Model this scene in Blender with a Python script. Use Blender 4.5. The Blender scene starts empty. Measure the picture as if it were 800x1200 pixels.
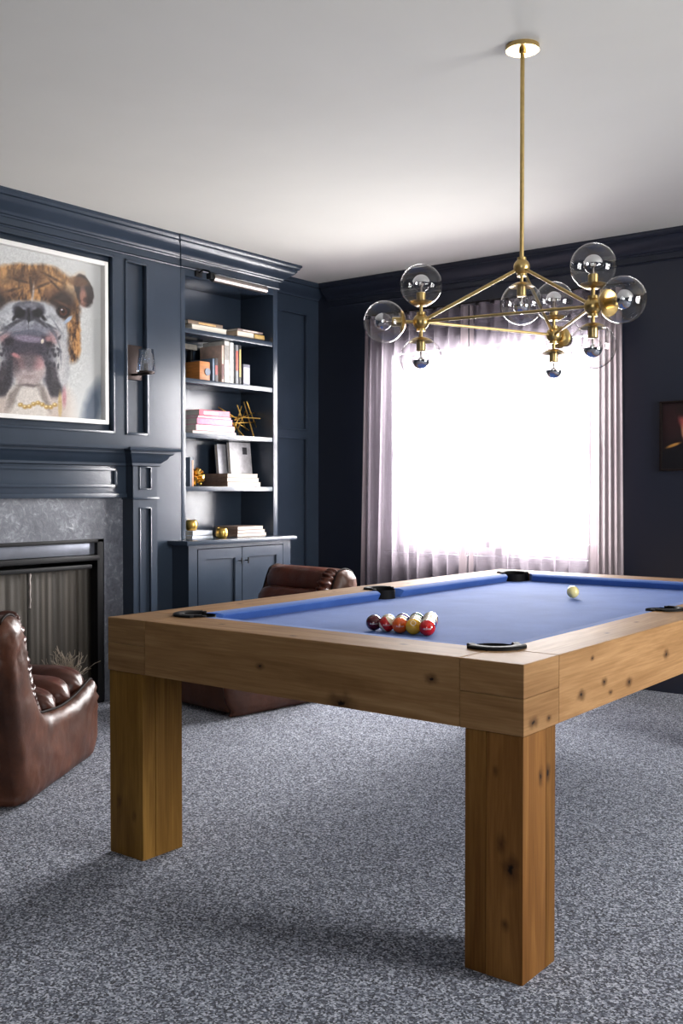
import bpy, bmesh, math, random
from mathutils import Vector, Matrix, noise
from mathutils.geometry import delaunay_2d_cdt
import numpy as np
random.seed(7)
sc = bpy.context.scene
C = sc.collection

# ------------------------------------------------------------------ camera
cam = bpy.data.cameras.new('camera'); camo = bpy.data.objects.new('camera', cam); C.objects.link(camo)
cam.sensor_fit = 'VERTICAL'; cam.sensor_height = 36.0; cam.lens = 36.0 * 1202.1 / 1200.0
cam.clip_start = 0.05; cam.clip_end = 100
camo.location = (0, 0, 1.22)
camo.rotation_euler = (math.radians(90) - 0.02075, 0, 0.6601)
sc.camera = camo
# ------------------------------------------------------------------ world, daylight, exposure
w = bpy.data.worlds.new('overcast_sky'); sc.world = w; w.use_nodes = True
bg = w.node_tree.nodes['Background']; bg.inputs[0].default_value = (0.93, 0.96, 1.0, 1); bg.inputs[1].default_value = 6.0
sc.view_settings.view_transform = 'Standard'; sc.view_settings.look = 'None'
sc.view_settings.gamma = 1.0; sc.view_settings.use_curve_mapping = False
sc.view_settings.exposure = 0.0

def daylight(name, loc, rot, sx, sy, watts, col=(1.0, 0.985, 0.97), spread=180):
    l = bpy.data.lights.new(name, 'AREA'); l.shape = 'RECTANGLE'; l.size = sx; l.size_y = sy
    l.energy = watts; l.color = col; l.spread = math.radians(spread)
    o = bpy.data.objects.new(name, l); C.objects.link(o); o.location = loc; o.rotation_euler = rot
    return o
R90 = math.radians(90)
# daylight through the window behind the curtains, and through the window of the right wall
daylight('back_window_daylight', (-3.44, 6.42, 1.50), (math.radians(-68), 0, 0), 1.62, 1.50, 420, spread=145)
daylight('right_window_daylight', (2.34, 3.7, 1.50), (0, math.radians(92), 0), 1.5, 1.7, 210)
daylight('front_fill_light', (0.8, -2.34, 1.55), (R90, 0, 0), 1.6, 1.6, 14)  # unseen fill from behind the camera, added to lift the near faces

# ------------------------------------------------------------------ materials
def srgb(r, g, b):
    f = lambda c: ((c / 255) / 12.92) if c / 255 <= 0.04045 else (((c / 255) + 0.055) / 1.055) ** 2.4
    return (f(r), f(g), f(b), 1)
def newmat(name):
    m = bpy.data.materials.new(name); m.use_nodes = True
    nt = m.node_tree; nt.nodes.clear()
    out = nt.nodes.new('ShaderNodeOutputMaterial')
    return m, nt, out
def nd(nt, t, **kw):
    n = nt.nodes.new(t)
    for k, v in kw.items():
        if k.startswith('i_'): n.inputs[k[2:].replace('_', ' ')].default_value = v
        else: setattr(n, k, v)
    return n
def ramp(nt, fac, stops):
    r = nt.nodes.new('ShaderNodeValToRGB'); e = r.color_ramp.elements
    e[0].position, e[0].color = stops[0]; e[1].position, e[1].color = stops[-1]
    for p, c in stops[1:-1]:
        x = e.new(p); x.color = c
    nt.links.new(fac, r.inputs[0]); return r
def pmat(name, col, rough=0.5, metal=0.0, nscale=20, namt=0.06, bump=0.0, bscale=None, coat=0.0, spec=0.5, sheen=0.0, stretch=(1, 1, 1)):
    """principled material whose colour is broken up by noise, with fine relief"""
    m, nt, out = newmat(name); L = nt.links
    b = nd(nt, 'ShaderNodeBsdfPrincipled'); L.new(b.outputs[0], out.inputs[0])
    tc = nd(nt, 'ShaderNodeTexCoord'); mp = nd(nt, 'ShaderNodeMapping'); mp.inputs['Scale'].default_value = stretch
    L.new(tc.outputs['Object'], mp.inputs[0])
    n = nd(nt, 'ShaderNodeTexNoise'); n.inputs['Scale'].default_value = nscale; n.inputs['Detail'].default_value = 4
    L.new(mp.outputs[0], n.inputs[0])
    lo = tuple(c * (1 - namt * 2) for c in col[:3]) + (1,); hi = tuple(min(1, c * (1 + namt * 2)) for c in col[:3]) + (1,)
    r = ramp(nt, n.outputs[0], [(0.3, lo), (0.7, hi)]); L.new(r.outputs[0], b.inputs['Base Color'])
    b.inputs['Roughness'].default_value = rough; b.inputs['Metallic'].default_value = metal
    b.inputs['Coat Weight'].default_value = coat; b.inputs['Coat Roughness'].default_value = 0.15
    b.inputs['Specular IOR Level'].default_value = spec; b.inputs['Sheen Weight'].default_value = sheen
    if bump:
        n2 = nd(nt, 'ShaderNodeTexNoise'); n2.inputs['Scale'].default_value = bscale or nscale * 4; n2.inputs['Detail'].default_value = 3
        L.new(mp.outputs[0], n2.inputs[0])
        bp = nd(nt, 'ShaderNodeBump'); bp.inputs['Strength'].default_value = bump; bp.inputs['Distance'].default_value = 0.004
        L.new(n2.outputs[0], bp.inputs['Height']); L.new(bp.outputs[0], b.inputs['Normal'])
    return m

M = {}
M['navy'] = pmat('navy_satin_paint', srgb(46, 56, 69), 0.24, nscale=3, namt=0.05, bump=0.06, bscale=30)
M['navy_shaded'] = pmat('navy_paint_shaded', srgb(26, 31, 44), 0.40, nscale=2, namt=0.05, bump=0.05, bscale=60)  # same navy as the joinery, with the back wall's shade put into the colour
M['ceiling'] = pmat('ceiling_paint', srgb(210, 208, 201), 0.9, nscale=2, namt=0.01, bump=0.03, bscale=80)
M['brass'] = pmat('brushed_brass', srgb(196, 168, 110), 0.32, metal=1.0, nscale=60, namt=0.05)
M['gold'] = pmat('gold_leaf', srgb(206, 168, 88), 0.28, metal=1.0, nscale=40, namt=0.1)
M['bronze'] = pmat('dark_bronze', srgb(52, 44, 42), 0.42, metal=0.9, nscale=30)
M['nickel'] = pmat('aged_nickel', srgb(150, 142, 138), 0.4, metal=1.0, nscale=30)
M['black_metal'] = pmat('black_metal', srgb(12, 12, 15), 0.5, metal=0.0, spec=.25, nscale=30)
M['steel_hood'] = pmat('grey_steel', srgb(118, 122, 132), 0.35, metal=0.7, nscale=12)
M['chrome'] = pmat('mirror_chrome', srgb(225, 225, 228), 0.06, metal=1.0, nscale=10, namt=0.01)
M['pocket'] = pmat('black_pocket_leather', srgb(12, 11, 12), 0.65, nscale=60, bump=0.15, spec=.15)
M['frame_white'] = pmat('white_frame_paint', srgb(226, 224, 220), 0.4, nscale=8, namt=0.01)
M['frame_dark'] = pmat('dark_frame', srgb(44, 40, 38), 0.4, nscale=30)
M['page'] = pmat('book_pages', srgb(214, 208, 196), 0.8, nscale=4, namt=0.08, stretch=(1, 1, 90))
M['piping'] = pmat('dark_piping', srgb(26, 16, 13), 0.7, spec=.15, nscale=30)
M['twig'] = pmat('pale_twigs', srgb(150, 138, 122), 0.8, nscale=30)
M['stone_floor'] = pmat('hearth_stone', srgb(64, 64, 68), 0.4, nscale=40)
M['firebrick'] = pmat('dark_firebox', srgb(30, 28, 27), 0.8, nscale=10)
M['wood_box'] = pmat('orange_wood', srgb(178, 112, 54), 0.5, nscale=14, namt=0.12, stretch=(1, 1, 6))
M['rod_dark'] = pmat('dark_rod', srgb(30, 26, 26), 0.4, metal=0.6)

def leather(name, col, rough=0.32):
    m, nt, out = newmat(name); L = nt.links
    b = nd(nt, 'ShaderNodeBsdfPrincipled'); L.new(b.outputs[0], out.inputs[0])
    tc = nd(nt, 'ShaderNodeTexCoord')
    n = nd(nt, 'ShaderNodeTexNoise'); n.inputs['Scale'].default_value = 3.2; n.inputs['Detail'].default_value = 6; n.inputs['Roughness'].default_value = .65
    L.new(tc.outputs['Object'], n.inputs[0])
    d = tuple(c * 0.55 for c in col[:3]) + (1,); h = (min(1, col[0] * 1.9), min(1, col[1] * 1.7), min(1, col[2] * 1.5), 1)
    r = ramp(nt, n.outputs[0], [(0.32, d), (0.52, col), (0.72, h)]); L.new(r.outputs[0], b.inputs['Base Color'])
    b.inputs['Roughness'].default_value = rough; b.inputs['Coat Weight'].default_value = .06; b.inputs['Coat Roughness'].default_value = .35; b.inputs['Specular IOR Level'].default_value = .35
    v = nd(nt, 'ShaderNodeTexVoronoi'); v.inputs['Scale'].default_value = 260; L.new(tc.outputs['Object'], v.inputs[0])
    n2 = nd(nt, 'ShaderNodeTexNoise'); n2.inputs['Scale'].default_value = 9; n2.inputs['Detail'].default_value = 5; L.new(tc.outputs['Object'], n2.inputs[0])
    b1 = nd(nt, 'ShaderNodeBump'); b1.inputs['Strength'].default_value = .35; b1.inputs['Distance'].default_value = .02; L.new(n2.outputs[0], b1.inputs['Height'])
    b2 = nd(nt, 'ShaderNodeBump'); b2.inputs['Strength'].default_value = .12; b2.inputs['Distance'].default_value = .002
    L.new(v.outputs[0], b2.inputs['Height']); L.new(b1.outputs[0], b2.inputs['Normal']); L.new(b2.outputs[0], b.inputs['Normal'])
    return m
M['leather'] = leather('brown_leather', srgb(84, 52, 38), .38)
M['leather2'] = leather('ruched_brown_leather', srgb(82, 44, 32), .3)

def carpet():
    m, nt, out = newmat('carpet_pile'); L = nt.links
    b = nd(nt, 'ShaderNodeBsdfPrincipled'); L.new(b.outputs[0], out.inputs[0])
    tc = nd(nt, 'ShaderNodeTexCoord')
    v = nd(nt, 'ShaderNodeTexVoronoi'); v.inputs['Scale'].default_value = 190; L.new(tc.outputs['Object'], v.inputs[0])
    n = nd(nt, 'ShaderNodeTexNoise'); n.inputs['Scale'].default_value = 170; n.inputs['Detail'].default_value = 4; n.inputs['Roughness'].default_value = .8
    L.new(tc.outputs['Object'], n.inputs[0])
    n3 = nd(nt, 'ShaderNodeTexNoise'); n3.inputs['Scale'].default_value = 2.0; n3.inputs['Detail'].default_value = 3; L.new(tc.outputs['Object'], n3.inputs[0])
    sep = nd(nt, 'ShaderNodeSeparateColor'); L.new(v.outputs['Color'], sep.inputs[0])
    mx = nd(nt, 'ShaderNodeMix'); mx.inputs[0].default_value = .5; L.new(sep.outputs[0], mx.inputs[2]); L.new(n.outputs[0], mx.inputs[3])
    r = ramp(nt, mx.outputs[0], [(0.24, srgb(20, 22, 31)), (0.44, srgb(82, 87, 103)), (0.60, srgb(154, 160, 176)), (0.78, srgb(232, 236, 246))])
    mul = nd(nt, 'ShaderNodeMix'); mul.data_type = 'RGBA'; mul.blend_type = 'MULTIPLY'; mul.inputs[0].default_value = 1
    r3 = ramp(nt, n3.outputs[0], [(0.3, (.86, .86, .87, 1)), (0.7, (1, 1, 1, 1))])
    L.new(r.outputs[0], mul.inputs[6]); L.new(r3.outputs[0], mul.inputs[7]); L.new(mul.outputs[2], b.inputs['Base Color'])
    b.inputs['Roughness'].default_value = .95; b.inputs['Specular IOR Level'].default_value = .1; b.inputs['Sheen Weight'].default_value = .2
    bp = nd(nt, 'ShaderNodeBump'); bp.inputs['Strength'].default_value = .9; bp.inputs['Distance'].default_value = .008
    L.new(mx.outputs[0], bp.inputs['Height']); L.new(bp.outputs[0], b.inputs['Normal'])
    return m
M['carpet'] = carpet()

def granite():
    m, nt, out = newmat('leathered_granite'); L = nt.links
    b = nd(nt, 'ShaderNodeBsdfPrincipled'); L.new(b.outputs[0], out.inputs[0])
    tc = nd(nt, 'ShaderNodeTexCoord')
    n = nd(nt, 'ShaderNodeTexNoise'); n.inputs['Scale'].default_value = 26; n.inputs['Detail'].default_value = 10; n.inputs['Roughness'].default_value = .72; n.inputs['Distortion'].default_value = .8
    L.new(tc.outputs['Object'], n.inputs[0])
    n2 = nd(nt, 'ShaderNodeTexNoise'); n2.inputs['Scale'].default_value = 5; n2.inputs['Detail'].default_value = 4; L.new(tc.outputs['Object'], n2.inputs[0])
    ad = nd(nt, 'ShaderNodeMix'); ad.inputs[0].default_value = .3; L.new(n.outputs[0], ad.inputs[2]); L.new(n2.outputs[0], ad.inputs[3])
    r = ramp(nt, ad.outputs[0], [(0.36, srgb(66, 69, 78)), (0.52, srgb(92, 95, 104)), (0.60, srgb(122, 125, 132)), (0.70, srgb(190, 192, 196))])
    L.new(r.outputs[0], b.inputs['Base Color']); b.inputs['Roughness'].default_value = .45
    bp = nd(nt, 'ShaderNodeBump'); bp.inputs['Strength'].default_value = .35; bp.inputs['Distance'].default_value = .006
    L.new(n.outputs[0], bp.inputs['Height']); L.new(bp.outputs[0], b.inputs['Normal'])
    return m
M['granite'] = granite()

def cloth():
    m, nt, out = newmat('blue_billiard_cloth'); L = nt.links
    b = nd(nt, 'ShaderNodeBsdfPrincipled'); L.new(b.outputs[0], out.inputs[0])
    tc = nd(nt, 'ShaderNodeTexCoord')
    n = nd(nt, 'ShaderNodeTexNoise'); n.inputs['Scale'].default_value = 500; n.inputs['Detail'].default_value = 3; L.new(tc.outputs['Object'], n.inputs[0])
    n2 = nd(nt, 'ShaderNodeTexNoise'); n2.inputs['Scale'].default_value = 6; n2.inputs['Detail'].default_value = 5; L.new(tc.outputs['Object'], n2.inputs[0])
    mx = nd(nt, 'ShaderNodeMix'); mx.inputs[0].default_value = .5; L.new(n.outputs[0], mx.inputs[2]); L.new(n2.outputs[0], mx.inputs[3])
    r = ramp(nt, mx.outputs[0], [(0.35, srgb(58, 92, 158)), (0.65, srgb(74, 108, 178))]); L.new(r.outputs[0], b.inputs['Base Color'])
    b.inputs['Roughness'].default_value = .85; b.inputs['Sheen Weight'].default_value = .08; b.inputs['Sheen Roughness'].default_value = .4
    b.inputs['Specular IOR Level'].default_value = .12
    bp = nd(nt, 'ShaderNodeBump'); bp.inputs['Strength'].default_value = .25; bp.inputs['Distance'].default_value = .001
    L.new(n.outputs[0], bp.inputs['Height']); L.new(bp.outputs[0], b.inputs['Normal'])
    return m
M['cloth'] = cloth()

def oak(name, axis, seed, tone=1.0, knots=(), dark=(120, 86, 52), light=(178, 140, 98), cracks=()):
    """knotty oak, grain along the given axis; knots: (x,y,z,radius) in the table's own coordinates"""
    m, nt, out = newmat(name); L = nt.links
    b = nd(nt, 'ShaderNodeBsdfPrincipled'); L.new(b.outputs[0], out.inputs[0])
    tc = nd(nt, 'ShaderNodeTexCoord'); P = tc.outputs['Object']
    mp = nd(nt, 'ShaderNodeMapping'); s = [.8 if a in axis else 9 for a in 'xyz']
    mp.inputs['Scale'].default_value = s; mp.inputs['Location'].default_value = (seed * 3.1, seed * 1.7, seed * 2.3); L.new(P, mp.inputs[0])
    n = nd(nt, 'ShaderNodeTexNoise'); n.inputs['Scale'].default_value = 1.6; n.inputs['Detail'].default_value = 7; n.inputs['Roughness'].default_value = .6; n.inputs['Distortion'].default_value = .9
    L.new(mp.outputs[0], n.inputs[0])
    mp2 = nd(nt, 'ShaderNodeMapping'); s = [6 if a in axis else 160 for a in 'xyz']; mp2.inputs['Scale'].default_value = s; L.new(P, mp2.inputs[0])
    n2 = nd(nt, 'ShaderNodeTexNoise'); n2.inputs['Scale'].default_value = 1; n2.inputs['Detail'].default_value = 3; L.new(mp2.outputs[0], n2.inputs[0])
    mx = nd(nt, 'ShaderNodeMix'); mx.inputs[0].default_value = .28; L.new(n.outputs[0], mx.inputs[2]); L.new(n2.outputs[0], mx.inputs[3])
    t = lambda c: tuple(x * tone for x in srgb(*c)[:3]) + (1,)
    mid = tuple((a + c) / 2 for a, c in zip(dark, light))
    r = ramp(nt, mx.outputs[0], [(0.30, t(dark)), (0.5, t(mid)), (0.70, t(light))])
    col = r.outputs[0]
    wn = nd(nt, 'ShaderNodeTexNoise'); wn.inputs['Scale'].default_value = 30; wn.inputs['Detail'].default_value = 4; L.new(P, wn.inputs[0])
    ws = nd(nt, 'ShaderNodeVectorMath', operation='SUBTRACT'); L.new(wn.outputs['Color'], ws.inputs[0]); ws.inputs[1].default_value = (.5, .5, .5)
    for (kx, ky, kz, kr) in knots:
        wm = nd(nt, 'ShaderNodeVectorMath', operation='MULTIPLY_ADD'); L.new(ws.outputs[0], wm.inputs[0]); wm.inputs[1].default_value = (kr * 2.2,) * 3; L.new(P, wm.inputs[2])
        sub = nd(nt, 'ShaderNodeVectorMath', operation='SUBTRACT'); L.new(wm.outputs[0], sub.inputs[0]); sub.inputs[1].default_value = (kx, ky, kz)
        sm = nd(nt, 'ShaderNodeVectorMath', operation='MULTIPLY'); sv = [.6 if a in axis else 1 for a in 'xyz']; sm.inputs[1].default_value = sv; L.new(sub.outputs[0], sm.inputs[0])
        ln = nd(nt, 'ShaderNodeVectorMath', operation='LENGTH'); L.new(sm.outputs[0], ln.inputs[0])
        mr = nd(nt, 'ShaderNodeMapRange'); mr.interpolation_type = 'SMOOTHSTEP'
        mr.inputs[1].default_value = kr * .35; mr.inputs[2].default_value = kr * 2.2; mr.inputs[3].default_value = .75; mr.inputs[4].default_value = 0
        L.new(ln.outputs['Value'], mr.inputs[0])
        m1 = nd(nt, 'ShaderNodeMix'); m1.data_type = 'RGBA'; L.new(mr.outputs[0], m1.inputs[0]); L.new(col, m1.inputs[6]); m1.inputs[7].default_value = srgb(62, 38, 20); col = m1.outputs[2]
        mr = nd(nt, 'ShaderNodeMapRange'); mr.inputs[1].default_value = kr * .3; mr.inputs[2].default_value = kr * .55; mr.inputs[3].default_value = 1; mr.inputs[4].default_value = 0
        L.new(ln.outputs['Value'], mr.inputs[0])
        m1 = nd(nt, 'ShaderNodeMix'); m1.data_type = 'RGBA'; L.new(mr.outputs[0], m1.inputs[0]); L.new(col, m1.inputs[6]); m1.inputs[7].default_value = srgb(26, 16, 12); col = m1.outputs[2]
    L.new(col, b.inputs['Base Color']); b.inputs['Roughness'].default_value = .6; b.inputs['Specular IOR Level'].default_value = .12
    bp = nd(nt, 'ShaderNodeBump'); bp.inputs['Strength'].default_value = .12; bp.inputs['Distance'].default_value = .002
    L.new(n2.outputs[0], bp.inputs['Height']); L.new(bp.outputs[0], b.inputs['Normal'])
    return m

def clear_glass(name, tint=(1, 1, 1, 1), ior=1.45, extra=0.0, rim=0.35):
    """thin-walled clear glass: transparent face on, reflecting and slightly darker toward the rim"""
    m, nt, out = newmat(name); L = nt.links
    lw = nd(nt, 'ShaderNodeLayerWeight'); lw.inputs[0].default_value = .5
    n = nd(nt, 'ShaderNodeTexNoise'); n.inputs['Scale'].default_value = 6
    tcc = nd(nt, 'ShaderNodeTexCoord'); L.new(tcc.outputs['Object'], n.inputs[0])
    pw = nd(nt, 'ShaderNodeMath', operation='POWER'); L.new(lw.outputs['Facing'], pw.inputs[0]); pw.inputs[1].default_value = 4
    fm = nd(nt, 'ShaderNodeMath', operation='MULTIPLY_ADD'); L.new(pw.outputs[0], fm.inputs[0]); fm.inputs[1].default_value = .85; fm.inputs[2].default_value = ((ior - 1) / (ior + 1)) ** 2
    r = ramp(nt, pw.outputs[0], [(0.0, tint), (1.0, tuple(c * (1 - rim) for c in tint[:3]) + (1,))])
    tr = nd(nt, 'ShaderNodeBsdfTransparent'); L.new(r.outputs[0], tr.inputs[0])
    gl = nd(nt, 'ShaderNodeBsdfGlossy'); gl.inputs['Roughness'].default_value = .02
    bp = nd(nt, 'ShaderNodeBump'); bp.inputs['Strength'].default_value = .05; L.new(n.outputs[0], bp.inputs['Height']); L.new(bp.outputs[0], gl.inputs['Normal'])
    ad = nd(nt, 'ShaderNodeMath', operation='ADD', use_clamp=True); L.new(fm.outputs[0], ad.inputs[0]); ad.inputs[1].default_value = extra
    mx = nd(nt, 'ShaderNodeMixShader'); L.new(ad.outputs[0], mx.inputs[0]); L.new(tr.outputs[0], mx.inputs[1]); L.new(gl.outputs[0], mx.inputs[2])
    L.new(mx.outputs[0], out.inputs[0]); return m
M['glass'] = clear_glass('clear_globe_glass', extra=.02, rim=.6)
M['window_glass'] = clear_glass('window_pane_glass', rim=.05)
M['shade_glass'] = clear_glass('sconce_shade_glass', tint=(.86, .92, 1, 1), extra=.22)

def sheer(name, col, transp):
    m, nt, out = newmat(name); L = nt.links
    tc = nd(nt, 'ShaderNodeTexCoord'); mp = nd(nt, 'ShaderNodeMapping'); mp.inputs['Scale'].default_value = (60, 60, 3); L.new(tc.outputs['Object'], mp.inputs[0])
    n = nd(nt, 'ShaderNodeTexNoise'); n.inputs['Scale'].default_value = 1.0; n.inputs['Detail'].default_value = 3; L.new(mp.outputs[0], n.inputs[0])
    r = ramp(nt, n.outputs[0], [(0.3, tuple(c * .85 for c in col[:3]) + (1,)), (0.7, col)])
    df = nd(nt, 'ShaderNodeBsdfDiffuse'); tl = nd(nt, 'ShaderNodeBsdfTranslucent'); tp = nd(nt, 'ShaderNodeBsdfTransparent')
    L.new(r.outputs[0], df.inputs[0]); L.new(r.outputs[0], tl.inputs[0])
    a = nd(nt, 'ShaderNodeMixShader'); a.inputs[0].default_value = .5; L.new(df.outputs[0], a.inputs[1]); L.new(tl.outputs[0], a.inputs[2])
    b = nd(nt, 'ShaderNodeMixShader'); b.inputs[0].default_value = transp; L.new(a.outputs[0], b.inputs[1]); L.new(tp.outputs[0], b.inputs[2])
    L.new(b.outputs[0], out.inputs[0]); return m
M['sheer'] = sheer('sheer_lilac_voile', srgb(158, 148, 158), .50)
M['lace'] = sheer('heavy_curtain_hem', srgb(160, 148, 152), .06)

def meshscreen():
    m, nt, out = newmat('fire_screen_mesh'); L = nt.links
    b = nd(nt, 'ShaderNodeBsdfPrincipled'); L.new(b.outputs[0], out.inputs[0])
    tc = nd(nt, 'ShaderNodeTexCoord'); mp = nd(nt, 'ShaderNodeMapping'); mp.inputs['Scale'].default_value = (1, 30, .6); L.new(tc.outputs['Object'], mp.inputs[0])
    n = nd(nt, 'ShaderNodeTexNoise'); n.inputs['Scale'].default_value = 1; n.inputs['Detail'].default_value = 5; L.new(mp.outputs[0], n.inputs[0])
    r = ramp(nt, n.outputs[0], [(0.3, srgb(50, 47, 43)), (0.7, srgb(84, 78, 70))]); L.new(r.outputs[0], b.inputs['Base Color'])
    v = nd(nt, 'ShaderNodeTexVoronoi'); v.inputs['Scale'].default_value = 240; L.new(tc.outputs['Object'], v.inputs[0])
    b.inputs['Roughness'].default_value = .55; b.inputs['Metallic'].default_value = .3
    bp = nd(nt, 'ShaderNodeBump'); bp.inputs['Strength'].default_value = .5; bp.inputs['Distance'].default_value = .002; L.new(v.outputs[0], bp.inputs['Height']); L.new(bp.outputs[0], b.inputs['Normal'])
    return m
M['mesh'] = meshscreen()

def vcol(name, rough=.35, coat=0.0):
    m, nt, out = newmat(name); L = nt.links
    b = nd(nt, 'ShaderNodeBsdfPrincipled'); L.new(b.outputs[0], out.inputs[0])
    a = nd(nt, 'ShaderNodeVertexColor'); a.layer_name = 'print'; L.new(a.outputs[0], b.inputs['Base Color'])
    b.inputs['Roughness'].default_value = rough; b.inputs['Coat Weight'].default_value = coat; b.inputs['Coat Roughness'].default_value = .05
    return m
M['print'] = vcol('printed_picture')

_bk = {}
def paintc(c, rough=.5, n=.1):
    k = (c, rough)
    if k not in _bk: _bk[k] = pmat('cover_paint', srgb(*c), rough, nscale=30, namt=n)
    return _bk[k]

# ------------------------------------------------------------------ mesh helpers
class MB:
    def __init__(s): s.b = bmesh.new(); s.sm = False
    def box(s, p0, p1, bev=0.0, rot=None, about=None):
        b = bmesh.new(); r = bmesh.ops.create_cube(b, size=1)
        c = [(a + d) / 2 for a, d in zip(p0, p1)]; d = [abs(a - e) for a, e in zip(p0, p1)]
        for v in b.verts: v.co = Vector((v.co.x * d[0], v.co.y * d[1], v.co.z * d[2]))
        if bev > 0: bmesh.ops.bevel(b, geom=b.edges[:], offset=min(bev, min(d) * .45), segments=2, affect='EDGES', profile=.6)
        mt = Matrix.Translation(c)
        if rot is not None: mt = mt @ rot
        b.transform(mt); s._add(b); return s
    def _add(s, b):
        m = bpy.data.meshes.new('tmp'); b.to_mesh(m); b.free(); s.b.from_mesh(m); bpy.data.meshes.remove(m)
    def cyl(s, a, c, r, r2=None, seg=20, caps=True):
        a = Vector(a); c = Vector(c); d = c - a; r2 = r if r2 is None else r2
        b = bmesh.new(); bmesh.ops.create_cone(b, cap_ends=caps, segments=seg, radius1=r, radius2=r2, depth=d.length)
        q = Vector((0, 0, 1)).rotation_difference(d.normalized()).to_matrix().to_4x4()
        b.transform(Matrix.Translation((a + c) / 2) @ q); s._add(b); return s
    def sph(s, c, r, seg=24, rings=16, sc=(1, 1, 1)):
        b = bmesh.new(); bmesh.ops.create_uvsphere(b, u_segments=seg, v_segments=rings, radius=r)
        b.transform(Matrix.Translation(c) @ Matrix.Diagonal((*sc, 1))); s._add(b); return s
    def grid(s, fn, nu, nv, cu=False, cv=False, cap=False):
        """surface from fn(u,v) on an nu x nv lattice; cu / cv close it round"""
        V = [[s.b.verts.new(fn(i / (nu if cu else nu - 1), j / (nv if cv else nv - 1))) for j in range(nv)] for i in range(nu)]
        for i in range(nu if cu else nu - 1):
            for j in range(nv if cv else nv - 1):
                q = [V[i][j], V[(i + 1) % nu][j], V[(i + 1) % nu][(j + 1) % nv], V[i][(j + 1) % nv]]
                try: s.b.faces.new(q)
                except ValueError: pass
        if cap:
            for row in (V[0], V[-1]):
                try: s.b.faces.new(row)
                except ValueError: pass
        return s
    def lathe(s, prof, c, axis=(0, 0, 1), seg=28):
        q = Vector((0, 0, 1)).rotation_difference(Vector(axis).normalized()).to_matrix(); c = Vector(c)
        n = len(prof)
        def fn(u, v):
            r, h = prof[min(n - 1, int(round(v * (n - 1))))]; a = u * 2 * math.pi
            return c + q @ Vector((r * math.cos(a), r * math.sin(a), h))
        return s.grid(fn, seg, n, cu=True)
    def tube(s, pts, r, seg=8):
        pts = [Vector(p) for p in pts]; n = len(pts); rs = r if isinstance(r, (list, tuple)) else [r] * n
        rings = []; up = Vector((0, 0, 1))
        t0 = (pts[1] - pts[0]).normalized(); x = t0.orthogonal().normalized()
        for i in range(n):
            t = (pts[min(i + 1, n - 1)] - pts[max(i - 1, 0)]).normalized()
            x = (x - t * x.dot(t)).normalized(); y = t.cross(x)
            rings.append([s.b.verts.new(pts[i] + (x * math.cos(2 * math.pi * k / seg) + y * math.sin(2 * math.pi * k / seg)) * rs[i]) for k in range(seg)])
        for i in range(n - 1):
            for k in range(seg): s.b.faces.new([rings[i][k], rings[i][(k + 1) % seg], rings[i + 1][(k + 1) % seg], rings[i + 1][k]])
        s.b.faces.new(rings[0][::-1]); s.b.faces.new(rings[-1]); return s
    def prism(s, poly, z0, z1, bev=0):
        b = bmesh.new(); lo = [b.verts.new((x, y, z0)) for x, y in poly]; hi = [b.verts.new((x, y, z1)) for x, y in poly]; n = len(poly)
        b.faces.new(lo[::-1]); b.faces.new(hi)
        for i in range(n): b.faces.new([lo[i], lo[(i + 1) % n], hi[(i + 1) % n], hi[i]])
        if bev: bmesh.ops.bevel(b, geom=b.edges[:], offset=bev, segments=2, affect='EDGES')
        s._add(b); return s
    def smooth(s): s.sm = True; return s
    def build(s, name, mat, parent=None, auto=True):
        bmesh.ops.recalc_face_normals(s.b, faces=s.b.faces[:])
        me = bpy.data.meshes.new(name)
        if parent is not None and parent.get('_off') is not None:
            o = parent['_off']; s.b.transform(Matrix.Translation((-o[0], -o[1], -o[2])))
        for f in s.b.faces: f.smooth = True
        if not s.sm:
            for e in s.b.edges:
                if len(e.link_faces) == 2 and e.calc_face_angle(0) > math.radians(38): e.smooth = False
        s.b.to_mesh(me); s.b.free()
        me.materials.append(mat)
        ob = bpy.data.objects.new(name, me); C.objects.link(ob)
        if parent is not None: ob.parent = parent; ob['_off'] = parent.get('_off', (0, 0, 0))
        return ob

def thing(name, label, cat, loc=(0, 0, 0), rz=0.0, group=None, world_geo=True):
    o = bpy.data.objects.new(name, None); C.objects.link(o); o.location = loc; o.rotation_euler = (0, 0, rz); o.empty_display_size = .1
    o['label'] = label; o['category'] = cat
    if group: o['group'] = group
    o['_off'] = loc if world_geo else (0.0, 0.0, 0.0)
    return o
def tag(o, label, cat, group=None):
    o['label'] = label; o['category'] = cat
    if group: o['group'] = group
    return o
def struct(o): o['kind'] = 'structure'; return o
def origin_to(o, loc):
    o.data.transform(Matrix.Translation([-c for c in loc])); o.location = loc; return o
def holes(mb, axis, a0, a1, u0, u1, v0, v1, hs):
    """slab from a0 to a1 along axis with rectangular holes (u0,u1,v0,v1); u is the other horizontal axis, v is z"""
    us = sorted({u0, u1, *[h[0] for h in hs], *[h[1] for h in hs]}); us = [u for u in us if u0 <= u <= u1]
    for ua, ub in zip(us, us[1:]):
        hh = sorted([(h[2], h[3]) for h in hs if h[0] < (ua + ub) / 2 < h[1]]); z = v0
        for za, zb in hh + [(v1, v1)]:
            if za - z > 1e-5:
                p0 = (a0, ua, z) if axis == 'x' else (ua, a0, z); p1 = (a1, ub, za) if axis == 'x' else (ub, a1, za)
                mb.box(p0, p1)
            z = zb
    return mb
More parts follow.
